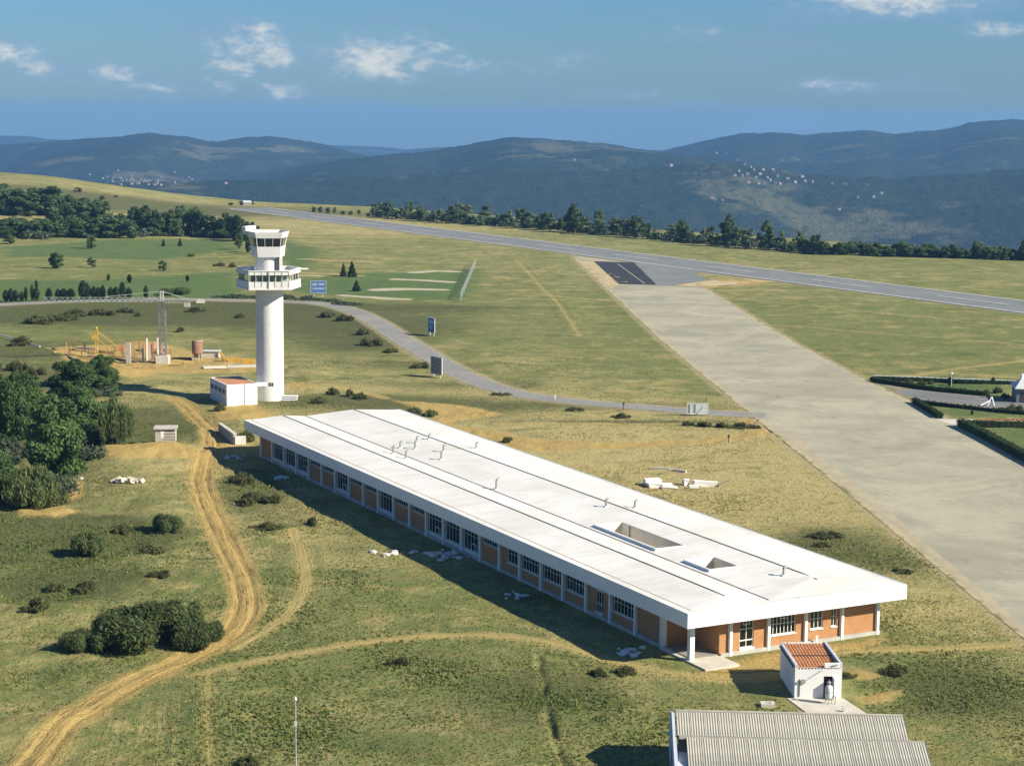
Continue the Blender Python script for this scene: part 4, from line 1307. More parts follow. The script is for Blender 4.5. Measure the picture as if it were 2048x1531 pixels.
# railing standing in front of the gallery windows
rl = MB()
FL, FR = GA[0], GA[1]
for t in np.linspace(0, 1, 7):
    x = FL[0] + (FR[0] - FL[0]) * t
    rl.beam((x, FL[1] - 0.12, g0 + 0.5), (x, FL[1] - 0.12, g3 - 0.1), 0.05)
rl.beam((FL[0], FL[1] - 0.12, g3 - 0.1), (FR[0], FR[1] - 0.12, g3 - 0.1), 0.06)
rl.build('railing', MT['pale_steel'], gal)
MB().beam((FL[0] + 3.55, FL[1] - 0.16, g0 + 0.3), (FL[0] + 3.55, FL[1] - 0.16, g3), 0.13).build('downpipe', MT['pale_steel'], gal)
MB().prism([(5.2, 2.0), (7.0, 2.2), (6.9, 2.9), (5.0, 3.0)], g3 - 0.35, g3 - 0.15).build('canopy', MT['tower_white'], gal)
# neck
MB().lathe([(2.35, g2 + 0.1), (2.35, 26.2)], 48).build('neck', MT['tower_white'], tower, True)
MB().box(1.05, 1.75, -2.28, -1.5, g2 + 0.2, 25.3).build('neck_door', MT['dark'], tower)
MB().box(1.8, 2.35, -2.2, -0.5, g2 + 0.2, 25.9).build('neck_buttress', MT['tower_white'], tower)
# cab
CB = hexa(1.95, -2.75, 3.0, 2.75, 1.2, 1.8, 3.9)
CM = hexa(2.08, -3.0, 3.3, 2.95, 1.25, 1.9, 4.2)
CT = hexa(2.22, -3.25, 3.6, 3.3, 1.3, 2.0, 4.5)
CR_ = hexa(2.42, -3.5, 4.0, 3.65, 1.35, 2.2, 4.9)
c0, c1, c2, c3 = 25.75, 27.6, 29.1, 30.15
cab = bpy.data.objects.new('cab', None); link(cab, tower)
MB().prism(CB, c0, c0 + 0.15).build('cab_floor', MT['tower_white'], cab)
MB().ring(CB, CM, inset(CB, 0.15), inset(CM, 0.15), c0 + 0.02, c1).build('cab_wall', MT['tower_white'], cab)
glaze(cab, inset(CM, 0.1), inset(CT, 0.1), c1 - 0.02, c2 + 0.02, [3, 2, 2, 3, 2, 2], MT['dark_glass'], 0.1)
MB().ring(CT, CR_, inset(CT, 0.2), inset(CR_, 0.2), c2, c3).build('cab_roof_edge', MT['tower_white'], cab)
MB().prism(inset(CT, 0.25), c2 + 0.1, c2 + 0.35).build('cab_roof', MT['terracotta'], cab)
MB().ring([(-4.0, 1.35), (-2.2, 4.9), (-3.0, 5.2), (-4.6, 1.8)], [(-4.1, 1.35), (-2.3, 5.0), (-3.1, 5.3), (-4.8, 1.9)], [(-4.05, 1.6), (-2.5, 4.7), (-2.9, 4.9), (-4.4, 1.9)], [(-4.15, 1.6), (-2.6, 4.8), (-3.0, 5.0), (-4.5, 2.0)], c2 + 0.5, c3 + 0.75).build('roof_upstand', MT['tower_white'], cab)
# little window low on the shaft
MB().box(-0.25, 0.55, -RS - 0.03, -RS + 0.25, 2.75, 3.4).build('window', MT['dark'], tower)
MB().box(0.12, 0.18, -RS - 0.05, -RS, 2.75, 3.4).build('window_bar', MT['frame'], tower)

# annex beside the tower
an = np.array(G(454, 812)); af = np.array(G(415.5, 796)); ar = np.array(G(513.5, 808.5))
ann = thing('annex_building', 'small white annex with red flat roof at the foot of the control tower', 'annex', (float(an[0]), float(an[1]), 0), math.atan2(ar[1] - an[1], ar[0] - an[0]))
AW, AD, AH = 5.55, 10.4, 3.75
MB().ring([(0, 0), (AW, 0), (AW, AD), (0, AD)], [(0, 0), (AW, 0), (AW, AD), (0, AD)], [(0.2, 0.2), (AW - 0.2, 0.2), (AW - 0.2, AD - 0.2), (0.2, AD - 0.2)], [(0.2, 0.2), (AW - 0.2, 0.2), (AW - 0.2, AD - 0.2), (0.2, AD - 0.2)], -0.4, AH).build('wall', MT['white'], ann)
MB().box(0.2, AW - 0.2, 0.2, AD - 0.2, AH - 0.25, AH - 0.08).build('roof', MT['terracotta'], ann)
MB().box(3.15, 3.25, -0.03, 0.05, -0.2, AH).build('expansion_joint', MT['dark'], ann)
for k in range(4):
    y0 = 1.2 + k * 2.35
    w = MB().box(-0.03, 0.06, y0, y0 + 1.55, 2.0, 2.75).build('window', MT['dark'], ann)
    MB().box(-0.05, -0.031, y0 + 0.74, y0 + 0.81, 2.0, 2.75).build('window_bar', MT['frame'], w)
    MB().box(-0.08, 0.02, y0 + 1.75, y0 + 1.95, -0.3, AH - 0.05).build('pilaster', MT['white'], ann)
MB().box(AW, AW + 2.2, 1.6, 2.6, AH - 0.75, AH - 0.2).build('link_beam', MT['white'], ann)

# ================================================================== SMALL BUILDINGS NEAR THE CAMERA
hut = thing('pump_house', 'small white pump house with clay tile roof inside low parapets', 'hut', (25.0, 157.85, 0.02), R(2.5))
HW_, HD_, HH = 4.15, 6.9, 2.75
hole = (2.55, 3.35, 2.0)                            # doorway
mb = MB()
mb.box(0, hole[0], 0, 0.22, -0.3, HH); mb.box(hole[1], HW_, 0, 0.22, -0.3, HH); mb.box(hole[0], hole[1], 0, 0.22, hole[2], HH)
mb.box(0, 0.22, 0.22, HD_, -0.3, HH + 0.02); mb.box(HW_ - 0.22, HW_, 0.22, HD_, -0.3, HH + 0.02); mb.box(0.22, HW_ - 0.22, HD_ - 0.22, HD_, -0.3, HH + 0.02)
mb.build('wall', MT['white'], hut)
MB().box(-0.02, 0.2, 0.0, HD_, HH + 0.02, HH + 0.32).build('parapet', MT['shade_blue'], hut)
MB().box(HW_ - 0.2, HW_ + 0.02, 0.0, HD_, HH + 0.02, HH + 0.42).build('parapet', MT['shade_blue'], hut)
MB().box(0.2, HW_ - 0.2, HD_ - 0.2, HD_ + 0.02, HH + 0.02, HH + 0.36).build('parapet', MT['plaster'], hut)
MB().box(2.6, HW_ - 0.2, -0.01, 0.2, HH, HH + 0.42).build('parapet', MT['white'], hut)
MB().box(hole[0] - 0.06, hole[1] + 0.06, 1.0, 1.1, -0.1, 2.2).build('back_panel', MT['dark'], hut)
MB().box(hole[1] - 0.05, hole[1] + 0.0, -0.75, 0.0, 0.1, 1.98).build('door', MT['shade_blue'], hut)


def tiled(w0, w1, d0, d1, z0, z1, pitch, lap):
    """barrel tiles: half-round channels running up the slope, each course lapping the next"""
    mb = MB(); n = int((w1 - w0) / pitch); prof = []
    for k in range(n):
        for t in np.linspace(0, 1, 7)[:-1]:
            prof.append((w0 + (k + t) * (w1 - w0) / n, 0.075 * math.sin(math.pi * t) ** 0.8 if t > 0 else 0))
    prof.append((w1, 0))
    m = int((d1 - d0) / lap); rows = []
    for c in range(m):
        rows += [(d0 + c * (d1 - d0) / m, 0.045), (d0 + (c + 1) * (d1 - d0) / m - 0.01, 0.0)]
    for (d, dz) in rows:
        z = z0 + (z1 - z0) * (d - d0) / (d1 - d0)
        for (x, h) in prof: mb.v.append((x, d, z + h + dz))
    L = len(prof)
    for r_ in range(len(rows) - 1):
        for i in range(L - 1): mb.f.append((r_ * L + i, r_ * L + i + 1, (r_ + 1) * L + i + 1, (r_ + 1) * L + i))
    return mb


tl = tiled(0.21, HW_ - 0.21, -0.06, HD_ - 0.21, HH - 0.08, HH + 0.22, 0.27, 0.42).build('roof_tiles', MT['tile'], hut)
tag(tl, kind='stuff')
MB().tube((0.25, 3.3, HH + 0.19), (HW_ - 0.25, 3.3, HH + 0.19), 0.045, 0.045, 6).build('lap_line', MT['dark'], hut)  # thin dark bar drawn for the lap line across the tiles
te = tiled(-0.16, 0.0, 0.0, HD_, 0, 0, 0.16, 0.40).build('edge_tiles', MT['rust'], hut, loc=(-0.02, 0, HH - 0.02))
tag(te, kind='stuff')
MB().tube((0.75, -0.1, 1.55), (0.75, 0.02, 1.55), 0.22, 0.22, 16).build('wall_lamp', MT['steel'], hut)
MB().tube((0.9, -0.08, 1.6), (2.35, -0.08, 2.55), 0.05).build('pipe', MT['pale_steel'], hut)
MB().tube((0.42, -0.05, 0.2), (0.42, -0.05, 1.75), 0.035).build('conduit', MT['dark'], hut)
MB().box(0.12, 0.26, -0.06, 0.0, 1.3, 1.5).build('meter_box', MT['grey_panel'], hut)
MB().tube((3.3, -0.08, HH + 0.25), (3.75, -0.05, HH + 0.3), 0.06).build('overflow_pipe', MT['steel'], hut)
MB().tube((0.55, HD_ - 0.4, HH + 0.1), (0.55, HD_ - 0.4, HH + 0.62), 0.09, 0.04, 8).build('chimney_pipe', MT['steel'], hut)
yard = MB().prism([(24.35, 157.85), (29.3, 158.0), (30.6, 153.6), (25.6, 153.3)], -0.2, 0.06).build('yard_slab', MT['pale_concrete'])
tag(yard, 'cracked pale concrete slab in front of the pump house', 'slab', kind='thing')
tank = thing('pressure_vessel', 'upright silver pressure vessel on legs before the pump house door', 'tank', (27.75, 156.4, 0.06))
MB().lathe([(0.05, 0.42), (0.24, 0.46), (0.33, 0.58), (0.34, 0.75), (0.34, 1.35), (0.32, 1.5), (0.22, 1.62), (0.1, 1.66)], 20).build('body', MT['pale_steel'], tank, True)
MB().lathe([(0.12, 1.64), (0.12, 1.86), (0.2, 1.88), (0.2, 1.94), (0.04, 2.0), (0.04, 2.15)], 14).build('valve', MT['steel'], tank, True)
MB().lathe([(0.355, 1.02), (0.355, 1.08)], 20).build('band', MT['steel'], tank)
for k in range(3):
    t = k * 2.1 + 0.3
    MB().tube((0.26 * math.cos(t), 0.26 * math.sin(t), 0.6), (0.33 * math.cos(t), 0.33 * math.sin(t), 0.0), 0.035).build('leg', MT['steel'], tank)
MB().tube((0.3, -0.1, 0.7), (0.55, -0.2, 0.7), 0.05).build('pipe', MT['steel'], tank)
MB().tube((0.55, -0.2, 0.7), (0.55, -0.2, 0.0), 0.05).build('pipe', MT['steel'], tank)
tag(MB().box(-0.1, 0.1, -0.12, 0.12, 0, 0.35).add([(-0.1, -0.12, 0.35), (0.1, -0.12, 0.35), (0.1, 0.12, 0.35), (-0.1, 0.12, 0.35), (0, 0, 0.5)], [(0, 1, 4), (1, 2, 4), (2, 3, 4), (3, 0, 4)]).build('marker_stone', MT['pale_steel'], loc=(28.7, 154.2, 0.06)), 'small pale marker stone on the slab near the shed', 'stone')
pit = thing('inspection_pit', 'low concrete inspection pit with dark opening beside the pump house', 'pit', (*G(1535, 1411), 0.02), 0.0)
MB().ring([(-.6, -.45), (.6, -.45), (.6, .45), (-.6, .45)], [(-.6, -.45), (.6, -.45), (.6, .45), (-.6, .45)], [(-.3, -.2), (.3, -.2), (.3, .2), (-.3, .2)], [(-.3, -.2), (.3, -.2), (.3, .2), (-.3, .2)], -0.1, 0.28).build('rim', MT['pale_concrete'], pit)
MB().box(-.3, .3, -.2, .2, -0.05, 0.1).build('opening', MT['dark'], pit)
tag(MB().lathe([(0.16, 0), (0.16, 0.42), (0.1, 0.5)], 12).build('bollard', MT['pale_steel'], loc=(*G(1452, 1432), 0.0)), 'short white bollard just behind the corrugated shed roof', 'bollard')

# corrugated shed at the lower right
shed = thing('corrugated_shed', 'rendered shed, its walls coloured shade blue, with stepped corrugated fibre cement roof', 'shed', (13.04, 140.14, 0), math.atan2(139.38 - 140.14, 30.51 - 13.04))
SL = 17.45


def corr(width, run, z0, z1, pitch=0.2, h=0.045):
    """corrugated sheet: waves across its width, falling from z0 (y=0) to z1 (y=-run)"""
    mb = MB(); n = max(2, int(round(width / pitch * 6)))
    for (y, z) in ((0.0, z0), (-run, z1)):
        for i in range(n + 1):
            x = width * i / n
            mb.v.append((x, y, z + h * 0.5 * math.cos(2 * math.pi * x / pitch)))
    for i in range(n): mb.f.append((i, i + 1, n + 2 + i, n + 1 + i))
    k = n + 1
    for (a, b) in ((0, k),):
        pass
    return mb


NS = 16
sw_ = SL / NS
up_me = corr(sw_ + 0.06, 3.12, 4.55, 3.62).mesh('roof_sheet', MT['fibre'])
bk_me = corr(sw_ + 0.06, -3.2, 4.55, 3.60).mesh('roof_sheet', MT['fibre'])
lo_me = corr(18.0 / NS + 0.06, 4.2, 3.50, 2.40).mesh('roof_sheet', MT['fibre'])
for k in range(NS):
    obj('roof_sheet', up_me, shed, (k * sw_, 0, 0.006 * (k % 2)))
    obj('roof_sheet', bk_me, shed, (k * sw_, 0.0, 0.006 * (k % 2)))
    obj('roof_sheet', lo_me, shed, (0.66 + k * 18.0 / NS, -3.1, 0.006 * (k % 2)))
MB().tube((-0.05, 0, 4.57), (SL + 0.05, 0, 4.57), 0.11, 0.11, 8).build('ridge_cap', MT['fibre'], shed)
MB().box(0.1, SL + 1.2, -3.14, -3.04, 3.36, 3.60).build('step_flashing', MT['plinth'], shed)
gb = MB()
gb.add([(-0.38, 3.05, -0.3), (-0.38, -7.0, -0.3), (-0.38, -7.0, 2.42), (-0.38, -3.1, 3.4), (-0.38, -3.0, 3.55), (-0.38, 0, 4.45), (-0.38, 3.05, 3.55),
        (-0.12, 3.05, -0.3), (-0.12, -7.0, -0.3), (-0.12, -7.0, 2.42), (-0.12, -3.1, 3.4), (-0.12, -3.0, 3.55), (-0.12, 0, 4.45), (-0.12, 3.05, 3.55)],
       [(0, 1, 2, 3, 4, 5, 6), (13, 12, 11, 10, 9, 8, 7)] + [(i, (i + 1) % 7, 7 + (i + 1) % 7, 7 + i) for i in range(7)])
gb.build('gable_wall', MT['shade_blue'], shed)
MB().box(-0.12, 0.7, -7.0, -3.2, 2.0, 2.38).build('gable_ledge', MT['shade_blue'], shed)
MB().box(SL - 0.3, SL - 0.08, -7.0, 3.0, -0.3, 2.4).build('gable_wall', MT['shade_blue'], shed)
MB().box(0.34, SL - 0.3, 2.85, 3.0, -0.3, 3.5).build('back_wall', MT['shade_blue'], shed)
MB().box(-0.41, -0.381, -2.3, -1.5, 0.6, 2.1).build('window', MT['dark'], shed)
MB().box(-0.41, -0.381, -4.9, -4.0, 0.0, 2.0).build('door', MT['grey_panel'], shed)
MB().tube((-0.36, -0.6, 2.9), (-0.8, -0.8, 3.05), 0.16, 0.07, 10).build('wall_lamp', MT['frame'], shed)

# thin lamp pole at the lower left
px_, py_ = G(592, 1560)
pole = thing('lamp_pole', 'thin grey metal pole standing alone in the near grass', 'pole', (px_, py_, gz(px_, py_)))
MB().tube((0, 0, -0.2), (0, 0, 6.35), 0.075, 0.05, 10).build('mast', MT['steel'], pole)
MB().lathe([(0.09, 6.3), (0.14, 6.42), (0.05, 6.6)], 10).build('cap', MT['pale_steel'], pole)
MB().box(-0.1, 0.1, -0.1, 0.02, 4.3, 4.7).build('junction_box', MT['pale_steel'], pole)

# block hut, retaining wall, steps near the tower
hx, hy, hz_ = on(331, 901)
bh = thing('block_hut', 'tiny concrete block hut with flat slab roof on a bare bank', 'hut', (hx, hy, hz_), R(6))
MB().ring([(-1.5, 0), (1.5, 0), (1.5, 2.6), (-1.5, 2.6)], [(-1.5, 0), (1.5, 0), (1.5, 2.6), (-1.5, 2.6)], [(-1.3, .2), (1.3, .2), (1.3, 2.4), (-1.3, 2.4)], [(-1.3, .2), (1.3, .2), (1.3, 2.4), (-1.3, 2.4)], -0.3, 1.85).build('wall', MT['block'], bh)
MB().box(-1.75, 1.75, -0.3, 2.85, 1.85, 2.02).build('roof', MT['plinth'], bh)
for k in range(4):
    MB().box(-0.35, 1.52, -0.04, 0.0, 0.25 + k * 0.42, 0.3 + k * 0.42).build('joint', MT['dark'], bh)
MB().box(-0.7, -0.2, -0.03, 0.05, 0.5, 1.6).build('opening', MT['frame'], bh)
ra = on(440, 868); rb = on(470, 890)
rw = thing('retaining_wall', 'rough grey retaining wall with cut earth beside the terminal end', 'wall', (ra[0], ra[1], 0))
dx, dy = rb[0] - ra[0], rb[1] - ra[1]
MB().beam((0, 0, 0.75), (dx, dy, 0.75), 0.5, 2.0).build('wall', MT['block'], rw)
MB().beam((0, 0, 1.8), (dx, dy, 1.8), 0.62, 0.12).build('coping', MT['pale_concrete'], rw)
MB().beam((dx, dy, 0.6), (dx + 1.6, dy + 0.5, 0.6), 0.45, 1.6).build('wing_wall', MT['white_rubble'], rw)


# ================================================================== RUBBLE AND LOOSE THINGS
def rock_mesh(name, seed, mat, sx=1, sy=1, sz=0.7):
    r_ = random.Random(seed); bm = bmesh.new()
    bmesh.ops.create_icosphere(bm, subdivisions=1, radius=0.5)
    for v in bm.verts:
        k = 0.75 + 0.5 * r_.random()
        v.co = Vector((v.co.x * sx * k, v.co.y * sy * k, v.co.z * sz * k))
    me = bpy.data.meshes.new(name); bm.to_mesh(me); bm.free(); me.materials.append(mat)
    return me


def block_mesh(name, seed, mat):
    r_ = random.Random(seed); bm = bmesh.new(); bmesh.ops.create_cube(bm, size=1.0)
    for v in bm.verts: v.co += Vector((r_.uniform(-.12, .12), r_.uniform(-.12, .12), r_.uniform(-.1, .1)))
    me = bpy.data.meshes.new(name); bm.to_mesh(me); bm.free(); me.materials.append(mat)
    return me


RS_ = random.Random(3)
blk = [block_mesh('stone', k, MT['stone']) for k in range(4)]
wrk = [rock_mesh('rubble', k, MT['white_rubble']) for k in range(4)]
# stack of cut stones on the left meadow
cx, cy, cz = on(256, 976)
stones = sorted([(cx + RS_.uniform(-1.9, 1.9), cy + RS_.uniform(-1.2, 1.2)) for _ in range(16)], key=lambda p: p[0] / p[1])
for k, (x, y) in enumerate(stones):
    o = obj('cut_stone', blk[k % 4], None, (x, y, gz(x, y) + RS_.uniform(0.15, 0.65)))
    o.scale = (RS_.uniform(.6, 1.3), RS_.uniform(.45, .7), RS_.uniform(.4, .6)); o.rotation_euler = (RS_.uniform(-.5, .5), RS_.uniform(-.5, .5), RS_.uniform(0, 3))
    tag(o, nth(k) + ' cut stone from the left in the heap on the meadow beside the track', 'stone', 'cut stones heaped on the meadow', 'thing')
# white rubble in the shade along the long wall
for hi, (px, py, n, sx, sy, lab) in enumerate([(885, 1112, 34, 2.6, 1.6, 'pale broken concrete in the big rubble heap shaded below the long wall'), (770, 1108, 12, 1.3, 0.8, 'pale broken concrete in the small heap on the sunlit grass left of the terminal'),
                                               (560, 957, 14, 1.2, 1.0, 'pale broken concrete in the heap shaded near the far end of the terminal'), (470, 915, 10, 1.4, 0.8, 'pale broken concrete by the far corner of the terminal'),
                                               (1030, 1190, 8, 1.4, 1.2, 'pale broken concrete in the shade below the middle of the long wall'), (1265, 1305, 10, 1.8, 1.0, 'pale broken concrete in the shade near the porch'),
                                               (160, 976, 8, 0.9, 0.6, 'pale broken concrete on the bare bank at the far left')]):
    x0, y0 = G(px, py); bm = bmesh.new()
    for k in range(n):
        x, y = x0 + RS_.gauss(0, sx * 0.6), y0 + RS_.gauss(0, sy * 0.8)
        s = RS_.uniform(0.3, 1.0)
        mx = Matrix.Translation((x, y, gz(x, y) + 0.1)) @ Matrix.Rotation(RS_.uniform(0, 6), 4, 'Z') @ Matrix.Diagonal((s * 1.3, s, s * 0.8, 1))
        tmp = wrk[k % 4].copy(); tmp.transform(mx); bm.from_mesh(tmp); bpy.data.meshes.remove(tmp)
    me = bpy.data.meshes.new('rubble'); bm.to_mesh(me); bm.free(); me.materials.append(MT['white_rubble'])
    tag(obj('rubble', me), lab, 'rubble', 'heaps of rubble', 'stuff')
# concrete pieces dumped on the airfield side
pile = [((1318, 972), 3.4, 1.6, 0.55, 0.05, 'largest white slab in the dump beyond the terminal'), ((1302, 968), 2.2, 1.2, 0.9, 0.4, 'tilted white slab at the left of the dump beyond the terminal'),
        ((1338, 976), 2.2, 1.3, 0.35, -0.1, 'low white slab at the right of the dump beyond the terminal'), ((1372, 968), 0.8, 0.8, 0.9, 0.2, 'white cube block standing alone in the yellow grass'),
        ((1387, 975), 1.3, 0.5, 0.4, 0.0, 'short white beam lying between two concrete blocks'), ((1410, 970), 3.0, 0.8, 0.75, 0.02, 'long white block nearest the taxiway in the dump')]
for (p, a, b, c, rz_, lab) in pile:
    x, y = G(*p)
    o = obj('concrete_block', block_mesh('concrete_block', int(p[0]), MT['house_white']), None, (x, y, gz(x, y) + c * 0.42)); o.scale = (a, b, c); o.rotation_euler = (0, 0.06, rz_)
    tag(o, lab, 'concrete block', 'concrete pieces dumped beyond the terminal', 'thing')
for i, (p0, p1, lab) in enumerate([((1303, 936), (1341, 938), 'pale concrete beam, left of the pair in the yellow grass'), ((1343, 940), (1372, 943), 'pale concrete beam, right of the pair in the yellow grass')]):
    a, b = on(*p0, 0.15), on(*p1, 0.15)
    tag(MB().beam(a, b, 0.35, 0.4).build('concrete_beam', MT['pale_concrete']), lab, 'beam', 'concrete beams in the yellow grass', 'thing')
a, b = on(1436, 972, 0.15), on(1462, 963, 0.2)
tag(MB().beam(a, b, 0.3).build('timber_beam', MT['wood']), 'dark timber lying in the yellow grass beside the white blocks', 'timber')
for i, (p, hh, lab) in enumerate([((1457, 884), 1.3, 'short dark post beside the dirt path near the taxiway'), ((1247, 818), 1.2, 'short dark post at the edge of the access road'), ((1110, 800), 1.0, 'white marker post on the access road bend')]):
    x, y, z = on(*p)
    o = thing('marker_post', lab, 'post', (x, y, z))
    MB().tube((0, 0, -0.1), (0, 0, hh), 0.07, 0.07, 8).build('stem', MT['dark'] if i < 2 else MT['frame'], o)
    MB().box(-0.16, 0.16, -0.05, 0.05, hh * 0.6, hh).build('plate', MT['dark'] if i < 2 else MT['frame'], o)


# ================================================================== BILLBOARDS
def board(px, py, w, h, leg, rz, mat, lab, lattice=False, marks=None):
    x, y = G(px, py)
    o = thing('billboard', lab, 'billboard', (x, y, gz(x, y)), rz)
    MB().box(-w / 2, w / 2, -0.06, 0.06, leg, leg + h).build('panel', mat, o)
    fm = MB()
    fm.box(-w / 2 - .1, -w / 2 - .002, -.08, .08, leg - .1, leg + h + .1); fm.box(w / 2 + .002, w / 2 + .1, -.08, .08, leg - .1, leg + h + .1)
    fm.box(-w / 2, w / 2, -.08, .08, leg - .1, leg - .002); fm.box(-w / 2, w / 2, -.08, .08, leg + h + .002, leg + h + .1)
    fm.build('frame', MT['pale_steel'], o)
    for s in (-0.3, 0.3):
        MB().beam((s * w, 0.14, -0.3), (s * w, 0.14, leg + h * 0.9), 0.14).build('post', MT['pale_steel'], o)
    if lattice:
        for k in range(5): MB().box(-w / 2, w / 2, -0.12, -0.07, leg + (k + .5) * h / 5 - .05, leg + (k + .5) * h / 5 + .05).build('rail', MT['steel'], o)
        for k in range(5): MB().box(-w / 2 + (k + .5) * w / 5 - .05, -w / 2 + (k + .5) * w / 5 + .05, -0.17, -0.121, leg, leg + h).build('stile', MT['steel'], o)
    if marks:
        for (a, b, c, d, mt_) in marks: MB().box(-w / 2 + a * w, -w / 2 + b * w, -0.075, -0.061, leg + c * h, leg + d * h).build('print', mt_, o)
    return o


MT['mark'] = mat_plain('board_print', (0.42, 0.47, 0.55), (0.3, 0.36, 0.48), 1.0, 0.7)
board(637, 597, 4.2, 3.3, 2.0, 0.05, MT['blue'], 'blue billboard on two legs behind the road right of the control tower', marks=[(.1, .4, .6, .8, MT['mark']), (.5, .9, .65, .8, MT['mark']), (.1, .9, .3, .42, MT['mark'])])
board(863, 671, 4.0, 3.3, 0.9, R(-66), MT['blue'], 'blue billboard seen nearly edge on beyond the curving road', marks=[(.15, .85, .6, .85, MT['mark']), (.15, .6, .2, .45, MT['mark'])])
board(873, 755, 4.2, 3.3, 0.7, R(-58), MT['grey_panel'], 'grey billboard seen from its latticed back beside the curving road', lattice=True)
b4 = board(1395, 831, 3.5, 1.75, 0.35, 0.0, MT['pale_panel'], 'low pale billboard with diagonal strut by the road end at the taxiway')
for s in (-1.45, -0.5): MB().box(s - .14, s + .14, -0.1, -0.062, 0.5, 2.0).build('strut_shadow', MT['grey_panel'], b4)  # grey strips standing in for the struts' shadows on the board
MB().beam((-0.1, -0.12, 0.3), (1.1, -0.12, 1.6), 0.16).build('strut', MT['pale_steel'], b4)

# ================================================================== BUILDING SITE AND TOWER CRANE
cx, cy = G(326, 722)
crane = thing('tower_crane', 'grey lattice tower crane standing behind the building site', 'crane', (cx, cy, gz(cx, cy)), R(1.5))
MH = 12.9


def lattice(p, q, half, n, rc, rd, tri=False):
    mb = MB(); p = Vector(p); q = Vector(q); d = (q - p); u = d.normalized()
    a = Vector((1, 0, 0)) if abs(u.z) > 0.9 else Vector((0, 0, 1)); b = u.cross(a).normalized(); a = b.cross(u).normalized()
    cs = [a * half + b * half, a * half - b * half, -a * half - b * half, -a * half + b * half] if not tri else [a * half * 1.6, -a * half * .1 + b * half, -a * half * .1 - b * half]
    for c in cs: mb.beam(p + c, q + c, rc)
    m = len(cs)
    for k in range(n):
        s0, s1 = p + d * (k / n), p + d * ((k + 1) / n)
        for i in range(m):
            c0_, c1_ = cs[i], cs[(i + 1) % m]
            if tri:
                mid = (s0 + s1) / 2
                mb.beam(s0 + c0_, mid + c1_, rd); mb.beam(mid + c1_, s1 + c0_, rd)
            else:
                mb.beam(s0 + (c0_ if k % 2 else c1_), s1 + (c1_ if k % 2 else c0_), rd); mb.beam(s1 + c0_, s1 + c1_, rd)
    return mb


MT['jib'] = mat_plain('weathered_jib', (0.36, 0.38, 0.33), (0.28, 0.30, 0.26), 0.4, 0.7)
MT['dark_steel'] = mat_plain('dark_galvanised', (0.22, 0.225, 0.21), (0.14, 0.145, 0.14), 0.5, 0.6)
lattice((0, 0, 0), (0, 0, MH), 0.62, 13, 0.17, 0.085).build('mast', MT['dark_steel'], crane)
lattice((0, 0, MH), (0, 0, MH + 2.1), 0.3, 3, 0.11, 0.06).build('mast_head', MT['pale_steel'], crane)
lattice((0.3, 0, MH), (-24.3, 0, MH - 0.1), 0.5, 22, 0.075, 0.05, True).build('jib', MT['jib'], crane)
lattice((0.3, 0, MH + 0.1), (5.8, 0, MH + 0.1), 0.35, 5, 0.10, 0.06).build('counter_jib', MT['jib'], crane)
mb = MB(); mb.beam((0, 0, MH + 2.1), (-11.5, 0, MH + 0.9), 0.07); mb.build('tie_rod', MT['pale_steel'], crane)
mb = MB(); mb.beam((0, 0, MH + 2.1), (5.6, 0, MH + 0.45), 0.08); mb.build('tie_rod', MT['pale_steel'], crane)
MB().box(4.6, 5.7, -0.5, 0.5, MH - 1.1, MH - 0.2).build('counterweight', MT['concrete'], crane)
MB().box(-1.3, 1.3, -1.3, 1.3, -0.2, 1.7).build('ballast', MT['pale_concrete'], crane)

for k, (px, py, hh) in enumerate([(257, 722, 4.2), (286, 721, 3.4), (300, 722, 3.8), (316, 716, 4.6), (329, 721, 4.4), (294, 716, 4.6)]):
    x, y = G(px, py)
    o = thing('concrete_column', ['thick dark cast column at the left of the building site', 'bare cast column left of the crane, nearest the camera', 'slim column between the crane and the brick stack', 'white formwork column just left of the crane mast', 'white formwork column before the crane base', 'tall thin column behind the brick stack'][k], 'column', (x, y, gz(x, y)), 0.1 * k, 'cast columns on the building site')
    w = 0.45 if k == 0 else 0.2
    MB().box(-w, w, -w, w, -0.2, hh).build('shaft', MT['block'] if k in (0, 1, 2) else MT['pale_concrete'], o)
    rb_ = MB()
    for a in (-1, 1):
        for b in (-1, 1): rb_.beam((a * w * .6, b * w * .6, hh - .02), (a * w * .6 + .03, b * w * .6, hh + 0.8), 0.04)
    rb_.build('rebar', MT['rust'], o)
MT['ochre'] = mat_plain('ochre_planks', (0.48, 0.33, 0.14), (0.36, 0.23, 0.10), 0.6, 0.9)
